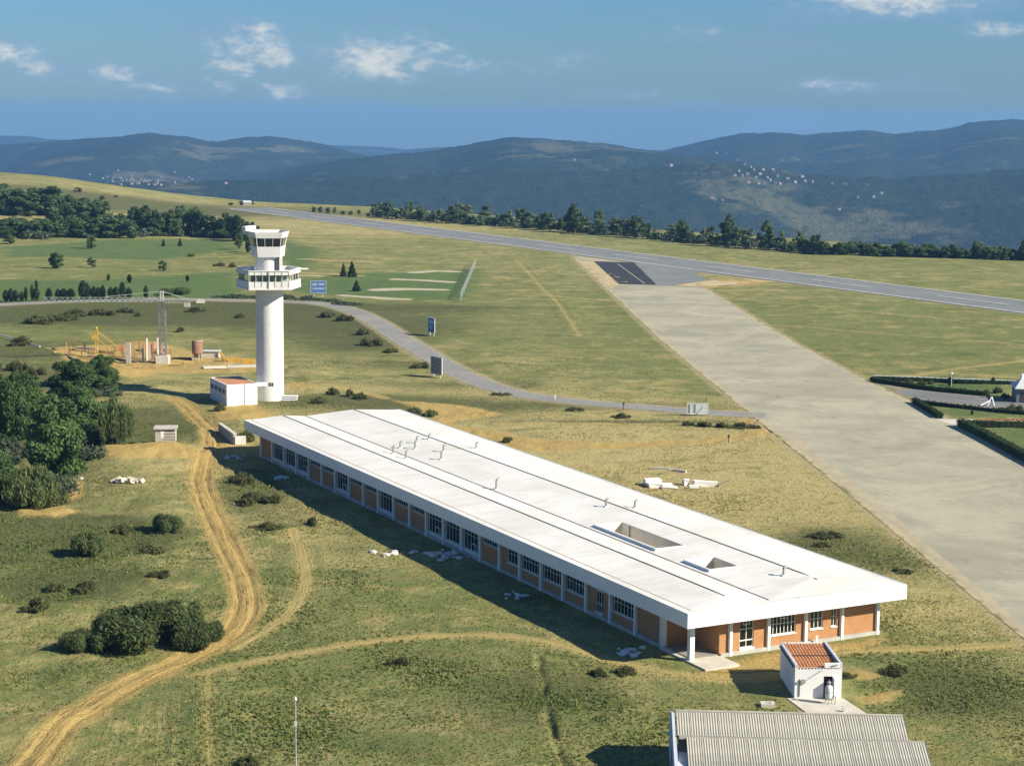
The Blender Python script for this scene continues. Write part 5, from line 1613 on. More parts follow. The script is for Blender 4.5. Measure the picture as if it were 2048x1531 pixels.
# yellow hoist with stays
x, y = G(194, 707)
ho = thing('yellow_hoist', 'yellow site hoist with slanting stays on the building site', 'hoist', (x, y, gz(x, y)), 0.1)
lattice((0, 0, 0), (0, 0, 5.2), 0.28, 7, 0.1, 0.05).build('mast', MT['yellow'], ho)
MB().box(-1.0, 0.1, -0.4, 0.4, 3.2, 4.0).build('motor_box', MT['yellow'], ho)
MB().beam((0, 0, 4.9), (4.4, 0.5, 1.4), 0.14).build('stay', MT['yellow'], ho)
MB().beam((0, 0, 3.2), (3.6, 0.2, 0.4), 0.12).build('stay', MT['yellow'], ho)
MB().lathe([(0.15, 5.2), (0.32, 5.5), (0.05, 5.8)], 8).build('head', MT['yellow'], ho)
for k, (px, py, hh) in enumerate([(134, 706, 3.0), (152, 712, 2.6), (163, 712, 2.4), (178, 712, 2.2), (204, 704, 2.6), (208, 706, 2.8), (213, 708, 2.4), (219, 708, 2.6), (226, 712, 2.8), (229, 716, 2.6), (236, 705, 2.4), (243, 700, 2.2)]):
    x, y = G(px, py)
    o = thing('scaffold_prop', nth(k) + ' yellow scaffold prop from the left on the building site', 'prop', (x, y, gz(x, y)), 0.2 * k, 'scaffold props on the building site')
    MB().tube((0, 0, -0.1), (0.06 * (k % 3 - 1), 0, hh * 0.6), 0.07, 0.07, 6).build('outer_tube', MT['yellow'], o)
    MB().tube((0.06 * (k % 3 - 1), 0, hh * 0.6), (0.1 * (k % 3 - 1), 0, hh), 0.045, 0.045, 6).build('inner_tube', MT['rust'], o)
    MB().box(-0.14, 0.14, -0.14, 0.14, hh, hh + 0.03).build('head_plate', MT['yellow'], o)
# rusty reinforcement cages waiting for concrete
for k, (px, py, hh) in enumerate([(139, 712, 3.2), (147, 704, 2.6), (170, 705, 2.2), (185, 716, 2.6), (222, 722, 2.4), (246, 712, 2.6), (266, 712, 3.0), (272, 722, 2.4), (280, 706, 3.2), (305, 714, 3.6), (311, 722, 3.0), (340, 712, 1.8)]):
    x, y = G(px, py)
    o = thing('rebar_cage', nth(k) + ' rusty reinforcement cage from the left on the building site', 'rebar', (x, y, gz(x, y)), 0.3 * k, 'reinforcement cages on the building site')
    for a, b in ((-.18, -.18), (.18, -.18), (.18, .18), (-.18, .18)): MB().beam((a, b, -0.1), (a * 1.1, b * 1.1 + .03 * (k % 3), hh), 0.06).build('bar', MT['rust'], o)
    tie = MB()
    for q in range(5): tie.ring([(-.2, -.2), (.2, -.2), (.2, .2), (-.2, .2)], [(-.2, -.2), (.2, -.2), (.2, .2), (-.2, .2)], [(-.15, -.15), (.15, -.15), (.15, .15), (-.15, .15)], [(-.15, -.15), (.15, -.15), (.15, .15), (-.15, .15)], hh * (q + .5) / 6, hh * (q + .5) / 6 + .05)
    tie.build('ties', MT['rust'], o)
for k, (px, py, w, rz_) in enumerate([(120, 708, 3.0, 0.5), (176, 722, 3.4, -0.2), (228, 728, 2.6, 0.15), (263, 733, 3.0, 0.4), (352, 728, 3.2, -0.1), (300, 733, 2.4, 0.2), (375, 722, 2.0, 0.6), (440, 722, 2.6, -0.2)]):
    x, y = G(px, py)
    o = thing('timber_stack', nth(k) + ' low stack of ochre planks from the left on the building site', 'planks', (x, y, gz(x, y)), rz_, 'stacks of planks on the building site')
    for q in range(5): MB().box(-w / 2 + .1 * (q % 3), w / 2 - .08 * (q % 2), -.5 + .02 * q + .2 * (q % 3), -.32 + .2 * (q % 3), .02 + .14 * (q // 3), .14 + .14 * (q // 3)).build('plank', MT['ochre'], o)
# formwork boards and low walls
for k, (p0, p1, w, h, mt_, lab) in enumerate([((106, 697), (156, 722), 0.5, 0.5, 'wood', 'long dark timber baulk slanting across the site edge'), ((152, 697), (195, 699), 0.5, 0.6, 'block', 'low grey footing wall at the back of the site'), ((196, 705), (230, 706), 0.4, 0.6, 'wood', 'low timber form beside the yellow hoist'),
                                              ((232, 716), (275, 722), 0.4, 0.3, 'wood', 'timber plank lying before the thick dark column'), ((345, 717), (383, 717), 0.5, 0.4, 'dark', 'dark steel beam lying between crane and silo'), ((160, 730), (215, 738), 0.5, 0.4, 'pale_concrete', 'pale ground beam in the middle of the site')]):
    a, b = on(*p0, h * 0.4), on(*p1, h * 0.4)
    tag(MB().beam(a, b, w, h).build('site_beam', MT[mt_]), lab, 'beam', 'beams and low forms on the building site', 'thing')
# reddish brick pallets
for k, (px, py, w, h) in enumerate([(240, 700, 1.6, 0.9), (252, 698, 1.2, 1.0), (297, 700, 2.2, 1.5), (310, 700, 1.8, 1.4), (322, 704, 1.4, 1.1)]):
    x, y = G(px, py)
    o = thing('brick_stack', nth(k) + ' stack of red bricks from the left on the building site', 'bricks', (x, y, gz(x, y)), 0.15 * k, 'stacks of bricks on the building site')
    for q in range(3): MB().box(-w / 2 + 0.02 * q, w / 2 - 0.01 * q, -0.6, 0.6, h * q / 3 + .01, h * (q + 1) / 3).build('brick_course', MT['terracotta'], o)
    MB().box(-w / 2, w / 2, -0.6, 0.6, -0.12, 0.005).build('pallet', MT['wood'], o)
# silo
x, y = G(395, 719)
si = thing('cement_silo', 'squat rusty cement silo on legs at the right of the building site', 'silo', (x, y, gz(x, y)))
MB().lathe([(0.25, 0.6), (1.12, 1.5), (1.12, 4.1), (1.0, 4.25)], 28).build('body', MT['rust'], si, True)
MB().lathe([(1.15, 4.12), (1.15, 4.22)], 28).build('rim', MT['pale_concrete'], si)
for k in range(4):
    t = k * math.pi / 2 + 0.5
    MB().beam((0.95 * math.cos(t), 0.95 * math.sin(t), -0.1), (0.95 * math.cos(t), 0.95 * math.sin(t), 1.6), 0.16).build('leg', MT['pale_steel'], si)
x, y = G(421, 714)
ss = thing('site_shed', 'low site shed with pale sheet roof right of the silo', 'shed', (x, y, gz(x, y)), -0.05)
MB().box(-1.7, 1.7, 0, 2.2, -0.2, 1.4).build('wall', MT['pale_concrete'], ss)
MB().box(-1.9, 1.9, -0.2, 2.4, 1.4, 1.5).build('roof', MT['pale_panel'], ss)
MB().beam((1.9, -0.2, 1.5), (2.9, -0.4, 0.1), 0.3).build('ramp', MT['yellow'], ss)
for k, (px, py, a, b, c, lab) in enumerate([(497, 728, 2.4, 1.3, 1.25, 'yellow skip partly hidden behind the tower shaft'), (468, 720, 2.6, 0.9, 0.6, 'low yellow trough left of the yellow skip'), (451, 718, 0.7, 0.6, 0.5, 'small yellow hopper beside the site shed')]):
    x, y = G(px, py)
    o = thing('skip', lab, 'skip', (x, y, gz(x, y)), 0.05)
    MB().ring([(-a / 2 * .8, -b / 2), (a / 2 * .8, -b / 2), (a / 2 * .8, b / 2), (-a / 2 * .8, b / 2)], [(-a / 2, -b / 2), (a / 2, -b / 2), (a / 2, b / 2), (-a / 2, b / 2)],
              [(-a / 2 * .8 + .06, -b / 2 + .06), (a / 2 * .8 - .06, -b / 2 + .06), (a / 2 * .8 - .06, b / 2 - .06), (-a / 2 * .8 + .06, b / 2 - .06)], [(-a / 2 + .06, -b / 2 + .06), (a / 2 - .06, -b / 2 + .06), (a / 2 - .06, b / 2 - .06), (-a / 2 + .06, b / 2 - .06)], 0, c).build('body', MT['yellow'], o)
    MB().box(-a / 2 * .8, a / 2 * .8, -b / 2 + .06, b / 2 - .06, 0.0, 0.12).build('bottom', MT['rust'], o)
for k, (p0, p1, lab) in enumerate([((405, 735), (452, 733), 'pale concrete slab lying behind the annex'), ((455, 733), (512, 732), 'pale concrete slab lying behind the tower shaft')]):
    a, b = on(*p0, 0.2), on(*p1, 0.2)
    tag(MB().beam(a, b, 2.0, 0.35).build('precast_slab', MT['pale_concrete']), lab, 'slab', 'precast slabs behind the annex', 'thing')
# bench-like debris right of the tower
x, y = on(580, 800)[:2]
o = thing('stacked_formwork', 'white formwork panels stacked at the right foot of the tower', 'formwork', (x, y, gz(x, y)), 0.1)
for k in range(3): MB().box(-1.4 + .15 * k, 1.3 + .1 * k, -0.6 + .1 * k, 0.6, 0.05 + .32 * k, 0.2 + .32 * k).build('panel', MT['frame'], o)
for s in (-1, 1): MB().box(s - .1, s + .1, -.4, .4, -0.1, 0.05).build('bearer', MT['wood'], o)
x, y = on(572, 748)[:2]
o = thing('trestle', 'small wooden trestle on the bare mound right of the tower', 'trestle', (x, y, gz(x, y)))
MB().box(-0.4, 0.4, -0.1, 0.1, 1.3, 1.42).build('top', MT['pale_concrete'], o)
for s in (-1, 1):
    for q in (-1, 1): MB().beam((s * .3, q * .06, 1.3), (s * .42, q * .35, -0.1), 0.08).build('leg', MT['wood'], o)
x, y = on(401, 606)[:2]
o = thing('road_barrier', 'pale concrete barrier block beside the road left of the control tower', 'barrier', (x, y, float(h_base(x, y))), 0.05)
MB().add([(-1.1, -.35, 0), (1.1, -.35, 0), (1.1, .35, 0), (-1.1, .35, 0), (-1.0, -.2, 1.0), (1.0, -.2, 1.0), (1.0, .2, 1.0), (-1.0, .2, 1.0)], [(3, 2, 1, 0), (4, 5, 6, 7), (0, 1, 5, 4), (1, 2, 6, 5), (2, 3, 7, 6), (3, 0, 4, 7)]).build('block', MT['pale_concrete'], o)
MB().box(-0.9, 0.9, -0.26, -0.2, 1.0, 1.08).build('cap', MT['frame'], o)
# pipe rail at the far left edge of the site
a, b = on(-20, 668, 0.5), on(80, 695, 0.4)
pr_ = thing('pipe_rail', 'long pale pipe sloping down to the building site at the left edge', 'pipe', (0, 0, 0))
MB().tube(a, b, 0.16, 0.16, 8).build('pipe', MT['pale_steel'], pr_)
for t in (0.1, 0.5, 0.9):
    p = Vector(a).lerp(Vector(b), t)
    MB().beam((p.x, p.y, p.z), (p.x, p.y, p.z - 0.8), 0.1).build('support', MT['steel'], pr_)
# mesh fence at the end of the golf green
a, b = on(921, 600), on(951, 530)
fe = thing('mesh_fence', 'tall pale mesh fence at the end of the golf green', 'fence', (0, 0, 0))
n = 9
for k in range(n + 1):
    t = k / n; x, y = a[0] + (b[0] - a[0]) * t, a[1] + (b[1] - a[1]) * t
    MB().tube((x, y, gz(x, y) - 0.1), (x, y, gz(x, y) + 2.6), 0.12, 0.12, 6).build('post', MT['steel'], fe)
for z in (0.6, 1.0, 1.4, 1.8, 2.2, 2.5):
    MB().beam((a[0], a[1], a[2] + z), (b[0], b[1], b[2] + z), 0.06).build('wire', MT['steel'], fe)

# ================================================================== PLANTS
def leaf_cloud(n, lobes, size, seed, up=0.0, shell=0.55, stretch=1.0, per=None):
    """n leaf-clump cards spread through the outer part of a set of ellipsoid lobes"""
    r_ = np.random.default_rng(seed)
    L = np.array(lobes, float)
    vol = (L[:, 3] * L[:, 4] * L[:, 5]) ** 0.7
    pick = r_.choice(len(L), n, p=vol / vol.sum())
    d = r_.normal(size=(n, 3)); d /= np.linalg.norm(d, axis=1)[:, None]
    rad = shell + (1 - shell) * r_.random(n) ** 0.6
    rad *= 1 + 0.12 * r_.normal(size=n)
    C = L[pick, :3] + d * L[pick, 3:] * rad[:, None]
    nrm = d * 0.7 + r_.normal(size=(n, 3)) * 0.6; nrm[:, 2] += 0.15; nrm /= np.linalg.norm(nrm, axis=1)[:, None]
    t = r_.normal(size=(n, 3)); t[:, 2] += up * 3
    t -= nrm * (t * nrm).sum(1)[:, None]; t /= np.linalg.norm(t, axis=1)[:, None] + 1e-9
    b = np.cross(nrm, t)
    s = size * (0.55 + 0.9 * r_.random(n))
    a_ = t * (s * stretch)[:, None]; b_ = b * s[:, None] * 0.62
    k1 = 0.6 + 0.8 * r_.random(n)
    V = np.stack([C - a_, C + b_ * k1[:, None], C + a_ * 1.1, C - b_], 1).reshape(-1, 3)
    F = np.arange(4 * n).reshape(n, 4)
    return V, F


def cull(V, F, zmin):
    keep = V.reshape(-1, 4, 3)[:, :, 2].min(1) > zmin
    return V, F[keep]


TREE = {}


def make_proto(kind, seed):
    """returns (trunk mesh, crown mesh) of unit-height tree (height 10 m)"""
    r_ = random.Random(seed)
    tm = MB()
    if kind == 'pine':                                        # broad rounded pine, foliage nearly to the ground
        lobes = []
        for k in range(26):
            t = r_.random() * 6.28; z = r_.uniform(1.6, 8.6); q = (1 - ((z - 4.4) / 5.2) ** 2) ** 0.5
            rr_ = 3.1 * q * r_.uniform(0.35, 1.0)
            lobes.append((rr_ * math.cos(t), rr_ * math.sin(t), z, r_.uniform(.9, 1.5), r_.uniform(.9, 1.5), r_.uniform(.7, 1.1)))
        lobes += [(0, 0, 5.0, 2.3, 2.3, 3.2), (0.3, 0.1, 9.0, .9, .9, .9)]
        V, F = leaf_cloud(15000, lobes, 0.20, seed, 0.3, 0.6)
        mat = MT['pine']; tm.tube((0, 0, -0.5), (0.2, 0, 5), 0.38, 0.16)
        for k in range(6):
            t = k * 1.05; tm.tube((0.1, 0, 2 + k * .6), (2.2 * math.cos(t), 2.2 * math.sin(t), 3.2 + k * .7), 0.13, 0.04, 6)
    elif kind == 'round':                                     # broadleaf in a far wood
        lobes = []
        for k in range(19):
            t = r_.random() * 6.28; z = r_.uniform(1.2, 8.6); q = max(.1, 1 - ((z - 4.8) / 5.0) ** 2) ** 0.5
            rr_ = 2.6 * q * r_.uniform(.3, 1)
            lobes.append((rr_ * math.cos(t), rr_ * math.sin(t), z, r_.uniform(.8, 1.6), r_.uniform(.8, 1.6), r_.uniform(.7, 1.2)))
        V, F = leaf_cloud(2000, lobes, 0.46, seed, 0.1, 0.45)
        mat = MT['oak']; tm.tube((0, 0, -0.5), (0, 0, 4.5), 0.3, 0.15, 6)
        for k in range(3): tm.tube((0, 0, 2.6 + k * .5), (1.4 * math.cos(k * 2.1), 1.4 * math.sin(k * 2.1), 5), 0.1, 0.04, 5)
    elif kind == 'tall':                                      # thin, open eucalyptus
        lobes = []
        for k in range(15):
            t = r_.random() * 6.28; z = r_.uniform(1.4, 9.4); rr_ = r_.uniform(.2, 1.8)
            lobes.append((rr_ * math.cos(t), rr_ * math.sin(t), z, r_.uniform(.6, 1.1), r_.uniform(.6, 1.1), r_.uniform(.5, 1.0)))
        V, F = leaf_cloud(1300, lobes, 0.40, seed, 0.2, 0.3)
        mat = MT['grey_tree']; tm.tube((0, 0, -0.5), (0.2, 0, 8.5), 0.2, 0.06, 6)
        for k in range(4): tm.tube((0.1, 0, 3.5 + k), (1.2 * math.cos(k * 1.7), 1.2 * math.sin(k * 1.7), 5.2 + k), 0.08, 0.03, 5)
    elif kind == 'conifer':
        lobes = [(0.15 * math.cos(k * 2), 0.15 * math.sin(k * 2), 1.0 + k * 0.9, 2.0 * (1 - k / 10.5), 2.0 * (1 - k / 10.5), 0.75) for k in range(10)]
        V, F = leaf_cloud(1500, lobes, 0.40, seed, 0.2, 0.4)
        mat = MT['conifer']; tm.tube((0, 0, -0.3), (0, 0, 8.5), 0.22, 0.05, 6)
    elif kind == 'cypress':
        lobes = [(0, 0, 1.4 + k * 0.95, 1.15 * math.sin(0.5 + k * .28) + .15, 1.15 * math.sin(0.5 + k * .28) + .15, 0.9) for k in range(9)]
        V, F = leaf_cloud(900, lobes, 0.42, seed, 0.6, 0.4)
        mat = MT['conifer']; tm.tube((0, 0, -0.3), (0, 0, 6), 0.2, 0.05, 6)
    elif kind == 'broom':                                     # dome of upright thin stems
        lobes = []
        for k in range(22):
            t = r_.random() * 6.28; rr_ = 3.7 * r_.random() ** .6
            lobes.append((rr_ * math.cos(t), rr_ * math.sin(t), 2.4 + 2.6 * (1 - rr_ / 4.2) * r_.uniform(.6, 1.1), r_.uniform(.7, 1.7), r_.uniform(.7, 1.7), r_.uniform(1.2, 3.2)))
        V, F = leaf_cloud(16000, lobes, 0.12, seed, 1.6, 0.3, 3.0)
        V, F = cull(V, F, -0.3)
        mat = MT['broom']
        for k in range(7): tm.tube((0, 0, -0.2), (1.8 * math.cos(k * .9), 1.8 * math.sin(k * .9), 4), 0.12, 0.03, 5)
    else:                                                     # low scrub
        lobes = []
        for k in range(14):
            t = r_.random() * 6.28; rr_ = 4.2 * r_.random() ** .7
            lobes.append((rr_ * math.cos(t), rr_ * math.sin(t) * r_.uniform(.5, 1), r_.uniform(.6, 3.4) * (1 - rr_ / 7), r_.uniform(.6, 1.8), r_.uniform(.6, 1.8), r_.uniform(.8, 2.8)))
        V, F = leaf_cloud(2800, lobes, 0.25, seed, 1.0, 0.15, 1.9)
        V, F = cull(V, F, -0.3)
        mat = MT['scrub']
        for k in range(5): tm.tube((0, 0, -0.2), (1.6 * math.cos(k * 1.3), 1.6 * math.sin(k * 1.3), 2.6), 0.14, 0.04, 5)
    me = np_mesh('crown' if kind not in ('broom', 'scrub') else 'foliage', V, F, mat)
    return tm.mesh('trunk' if kind not in ('broom', 'scrub') else 'stem', MT['trunk']), me


for kd, cnt in (('pine', 3), ('round', 4), ('tall', 4), ('conifer', 2), ('cypress', 2), ('broom', 3), ('scrub', 4)):
    TREE[kd] = [make_proto(kd, 100 + 17 * k + len(kd)) for k in range(cnt)]
PR = random.Random(21)
WID_OF = {'pine': 8.2, 'round': 7.0, 'tall': 4.6, 'conifer': 4.3, 'cypress': 2.7, 'broom': 8.5, 'scrub': 8.4}


def plant(kind, px, py, hpx, wpx, label, group=None, name=None, cat=None, xy=None, hm=None, wm=None):
    """one plant whose foot is at a photo point, with its height and width in photo px"""
    x, y = G(px, py) if xy is None else xy
    z = gz(x, y) if math.hypot(x, y) < 1700 else 0
    dep = y * cp + (HCAM - z) * sp_
    h = (hpx * dep / FPX if hm is None else hm); w = (wpx * dep / FPX if wm is None else wm)
    tr, cw = PR.choice(TREE[kind])
    nm = name or {'pine': 'pine_tree', 'round': 'broadleaf_tree', 'tall': 'eucalyptus_tree', 'conifer': 'conifer_tree', 'cypress': 'cypress_tree', 'broom': 'broom_bush', 'scrub': 'shrub'}[kind]
    o = thing(nm, label, cat or ('bush' if kind in ('broom', 'scrub') else 'tree'), (x, y, z - 0.05), PR.uniform(0, 6.28), group)
    zs = h / (10.0 if kind not in ('broom', 'scrub') else 6.4)
    xs = w / WID_OF[kind]
    o.scale = (xs * PR.uniform(.85, 1.1), xs * PR.uniform(.8, 1.25), zs)
    obj(tr.name.split('.')[0], tr, o); obj(cw.name.split('.')[0], cw, o)
    return o


# big pines at the left edge
for (px, py, h, w, lab) in [(112, 968, 182, 145, 'largest pine, lit green, at the left edge of the meadow'), (148, 812, 96, 118, 'dark pine behind the largest one, below the building site'),
                            (206, 792, 84, 80, 'darkest round pine nearest the building site'), (30, 915, 175, 110, 'shaded pine at the left picture edge behind the largest pine'),
                            (-12, 1010, 120, 110, 'pine cut by the left picture edge, lowest of the group'), (42, 815, 80, 90, 'dark pine at the left edge above the shaded one'),
                            (172, 868, 92, 92, 'dark pine filling the gap right of the largest one'), (66, 872, 110, 96, 'dark pine behind the left flank of the largest one'), (5, 860, 110, 90, 'dark pine cut by the left picture edge above the lowest'),
                            (130, 842, 84, 90, 'dark pine between the largest one and the site pines'), (-30, 800, 90, 100, 'topmost pine cut by the left picture edge')]:
    plant('pine', px, py, h, w, lab, 'pines on the left slope')
# broom and scrub on the near slopes
big = [(285, 1290, 74, 200, 'broom', 'largest dark broom bush left of the track bend'), (215, 1298, 52, 110, 'broom', 'left lobe of broom beside the largest bush'), (165, 1305, 42, 78, 'broom', 'small broom just left of the largest bush'),
       (388, 1290, 46, 110, 'broom', 'broom at the right end nearest the track'), (345, 1262, 64, 150, 'broom', 'tall broom behind the largest bush'), (172, 1105, 42, 62, 'broom', 'round dark bush on the upper left meadow'),
       (72, 1225, 38, 48, 'scrub', 'small bush near the left edge of the meadow'), (335, 1070, 36, 66, 'broom', 'bush beside the track on the upper meadow'), (245, 1068, 26, 50, 'scrub', 'low bush left of the track-side bush'),
       (310, 1105, 24, 60, 'scrub', 'straggling bush below the track-side bush'), (60, 1020, 80, 110, 'broom', 'grey green bush below the pines'), (25, 1015, 70, 70, 'scrub', 'bush at the left edge below the pines'),
       (110, 1015, 40, 60, 'scrub', 'dark bush at the foot of the bare bank'), (230, 905, 90, 80, 'broom', 'grey bush right of the largest pine'), (205, 860, 70, 70, 'scrub', 'bush between the two dark pines'),
       (250, 860, 60, 60, 'scrub', 'bush on the bank left of the block hut'), (75, 905, 60, 60, 'scrub', 'bush in the shade among the pines'), (500, 1010, 34, 60, 'scrub', 'green bush right of the track above the shade'), (485, 970, 30, 54, 'scrub', 'green bush by the far end of the terminal shade'),
       (540, 1010, 26, 40, 'scrub', 'low bush at the upper edge of the terminal shade'), (800, 1328, 24, 56, 'scrub', 'small green bush below the curved footpath'), (498, 1528, 28, 60, 'scrub', 'yellow flowering bush at the bottom edge'), (625, 1052, 24, 36, 'scrub', 'brownish bush in the middle of the meadow'),
       (530, 1060, 22, 60, 'scrub', 'brown heather clump right of the track'), (320, 1160, 20, 44, 'scrub', 'small brown clump above the largest broom'), (170, 1185, 30, 60, 'scrub', 'low heather clump left of the largest broom'), (110, 1180, 24, 50, 'scrub', 'low heather clump by the left edge'),
       (490, 885, 34, 44, 'scrub', 'bush beside the retaining wall'), (440, 820, 22, 26, 'scrub', 'bush on the bare ground below the annex'), (1810, 1145, 14, 40, 'scrub', 'dark clump in the grass right of the terminal'), (1650, 1075, 16, 70, 'scrub', 'low dark clump between terminal and taxiway'),
       (1250, 1345, 20, 50, 'scrub', 'green clump at the near end of the footpath'), (1200, 1350, 22, 40, 'scrub', 'dark clump above the ditch'), (1690, 1352, 14, 40, 'scrub', 'low bush right of the pump house wall'), (1790, 1345, 30, 60, 'scrub', 'dark bush on the grass right of the pump house'),
       (1640, 1092, 12, 40, 'scrub', 'second low clump between terminal and taxiway')]
for (px, py, h, w, kd, lab) in big: plant(kd, px, py, h, w, lab, 'bushes on the near meadow')
mid = [(740, 690, 26, 42, 'scrub'), (690, 640, 18, 40, 'scrub'), (655, 632, 18, 40, 'scrub'), (725, 668, 22, 30, 'scrub'), (780, 705, 14, 30, 'scrub'), (840, 735, 18, 40, 'scrub'), (700, 795, 22, 34, 'scrub'), (665, 790, 20, 28, 'scrub'), (720, 800, 22, 30, 'scrub'), (640, 806, 20, 40, 'scrub'),
       (830, 826, 20, 34, 'scrub'), (860, 830, 18, 40, 'scrub'), (1015, 884, 16, 40, 'scrub'), (480, 632, 14, 20, 'scrub'), (360, 660, 14, 24, 'scrub'), (275, 630, 12, 16, 'scrub'), (360, 586, 16, 42, 'broom'), (330, 588, 14, 30, 'broom'), (120, 640, 22, 60, 'scrub'), (80, 645, 24, 60, 'scrub'), (200, 628, 20, 50, 'scrub'),
       (150, 630, 20, 50, 'scrub'), (250, 622, 16, 40, 'scrub'), (390, 620, 14, 40, 'scrub'), (40, 690, 26, 50, 'scrub'), (30, 740, 30, 50, 'scrub'), (70, 750, 24, 44, 'scrub'), (1150, 820, 10, 40, 'scrub'), (1240, 835, 14, 36, 'scrub'), (1000, 790, 10, 40, 'scrub'), (1375, 850, 14, 30, 'scrub'), (1410, 852, 16, 40, 'scrub'), (1445, 854, 16, 36, 'scrub'), (1480, 855, 16, 40, 'scrub'), (1510, 856, 12, 24, 'scrub')]
mid.sort()
for k, (px, py, h, w, kd) in enumerate(mid): plant(kd, px, py, h, w, nth(k) + ' scrub bush from the left among those along the road and around the tower', 'scrub along the road and around the tower')
# golf course trees
golf = [(182, 497, 30, 24, 'round', 'dark tree at the upper edge of the golf course'), (113, 539, 36, 36, 'round', 'round dark tree with trunk, largest on the golf course'), (184, 537, 22, 24, 'round', 'small round tree right of the largest golf course tree'),
        (326, 544, 22, 20, 'round', 'round tree in the middle of the golf course'), (327, 492, 16, 10, 'conifer', 'left of two tiny conifers on the fairway'), (360, 492, 16, 10, 'conifer', 'right of two tiny conifers on the fairway'), (383, 513, 12, 16, 'scrub', 'tiny bush on the fairway'),
        (440, 534, 12, 24, 'scrub', 'low bush left of the gallery'), (465, 536, 12, 18, 'scrub', 'brown bush just left of the gallery'), (687, 552, 26, 16, 'conifer', 'left of the pair of dark conifers right of the gallery'), (704, 554, 32, 20, 'conifer', 'right of the pair of dark conifers right of the gallery'), (713, 580, 24, 18, 'conifer', 'single dark conifer above the sandy path'),
        (20, 488, 22, 26, 'round', 'dark tree at the left edge of the golf course'), (73, 578, 20, 8, 'cypress', 'lone young cypress at the left of the fairway'), (217, 562, 14, 8, 'cypress', 'lone young cypress in the middle of the rough'), (259, 566, 18, 10, 'cypress', 'lone young cypress right of the middle'), (375, 562, 14, 8, 'cypress', 'lone sapling left of the gallery')]
for (px, py, h, w, kd, lab) in golf: plant(kd, px, py, h, w, lab, 'trees on the golf course')
cy = [(12, 25, 14), (22, 28, 12), (31, 24, 14), (44, 20, 10), (52, 30, 8), (65, 34, 8), (73, 28, 14), (98, 26, 14), (116, 24, 12), (128, 24, 18), (142, 24, 18), (166, 40, 18), (174, 34, 16), (188, 28, 12), (197, 26, 12), (206, 30, 12), (222, 26, 16), (232, 26, 14), (245, 36, 12), (258, 24, 14), (292, 28, 10)]
for k, (px, h, w) in enumerate(cy): plant('cypress', px, 602 - 0.015 * px, h, w, nth(k) + ' cypress from the left in the row along the road', 'cypress row along the road')
# far left woods
wood = []
for px in range(-40, 110, 14): wood.append((px, 428 + PR.uniform(-3, 4), PR.uniform(46, 64), PR.uniform(44, 58)))
for px in range(112, 215, 13): wood.append((px, 446 + PR.uniform(-4, 4) - (px - 112) * 0.04, PR.uniform(44, 60), PR.uniform(38, 50)))
for px in range(-30, 260, 17): wood.append((px, 474 + PR.uniform(-3, 3), PR.uniform(30, 44), PR.uniform(40, 52)))
wood += [(240, 470, 46, 26), (275, 468, 58, 34), (292, 470, 64, 36), (312, 472, 56, 34), (330, 470, 52, 30), (350, 472, 58, 36), (368, 470, 66, 40), (388, 471, 64, 38), (402, 472, 56, 30), (420, 473, 46, 28), (436, 474, 44, 28), (455, 476, 54, 34), (472, 480, 56, 34), (488, 482, 46, 28), (508, 474, 32, 26), (478, 500, 34, 18), (498, 506, 36, 18), (512, 510, 34, 16)]
wood = [w_[:3] + (w_[3] * 1.15,) for w_ in wood]
wood.sort()
for k, (px, py, h, w) in enumerate(wood): plant('round', px, py, h, w, nth(k) + ' tree from the left in the dark woods above the golf course', 'woods above the golf course')
for k, (px, py, h, w, lab) in enumerate([(35, 366, 17, 40, 'spreading tree on the skyline of the bare ridge at far left'), (110, 376, 10, 22, 'low tree on the bare ridge right of the spreading one'), (157, 383, 10, 18, 'round bush on the bare ridge skyline'), (484, 411, 10, 12, 'tree left of the white shed at the runway end'), (504, 411, 12, 12, 'tree right of the white shed at the runway end'),
                                         (462, 411, 6, 12, 'bush on the skyline left of the white shed'), (12, 366, 14, 30, 'tree cut by the left picture edge on the bare ridge'), (70, 372, 10, 26, 'low tree between the spreading tree and the ridge bush'), (232, 394, 5, 10, 'tiny bush on the ridge slope'), (205, 398, 8, 14, 'low bush above the hillside wood')]):
    plant('round', px, py, h, w, lab, 'lone trees on the far ridge')
# tree line behind the runway
tl_ = []
px = 628.0
while px < 745:
    tl_.append(('round', px, 424 + (px - 628) * 0.075, PR.uniform(7, 13), PR.uniform(9, 14))); px += PR.uniform(12, 20)
px = 748.0
while px < 1640:
    kd = 'tall' if PR.random() < 0.62 else 'round'
    tl_.append((kd, px, 432 + (px - 748) * 0.083 + PR.uniform(-2, 3), PR.choice([PR.uniform(16, 28), PR.uniform(26, 36), PR.uniform(34, 48)]), PR.uniform(18, 28))); px += PR.uniform(8, 13)
for (px, h, w) in [(770, 34, 24), (845, 38, 22), (1150, 62, 34), (1197, 52, 26), (1100, 44, 24), (1272, 50, 30), (1362, 50, 28), (1452, 66, 32), (1470, 48, 26), (1536, 62, 36), (1605, 54, 30)]:
    tl_.append(('round' if PR.random() < 0.6 else 'tall', px, 432 + (px - 748) * 0.083 + 2, h, w))
px = 1640.0
while px < 2140:
    tl_.append(('round', px, 506 + (px - 1640) * 0.034 + PR.uniform(-2, 2), PR.uniform(16, 30), PR.uniform(24, 36))); px += PR.uniform(9, 13)
tl_ += [('round', 1955, 517, 40, 34), ('round', 2050, 520, 46, 40), ('round', 1800, 512, 34, 26)]
tl_.sort(key=lambda t: t[1])
thirds = [[t for t in tl_ if t[1] < 1030], [t for t in tl_ if 1030 <= t[1] < 1500], [t for t in tl_ if t[1] >= 1500]]
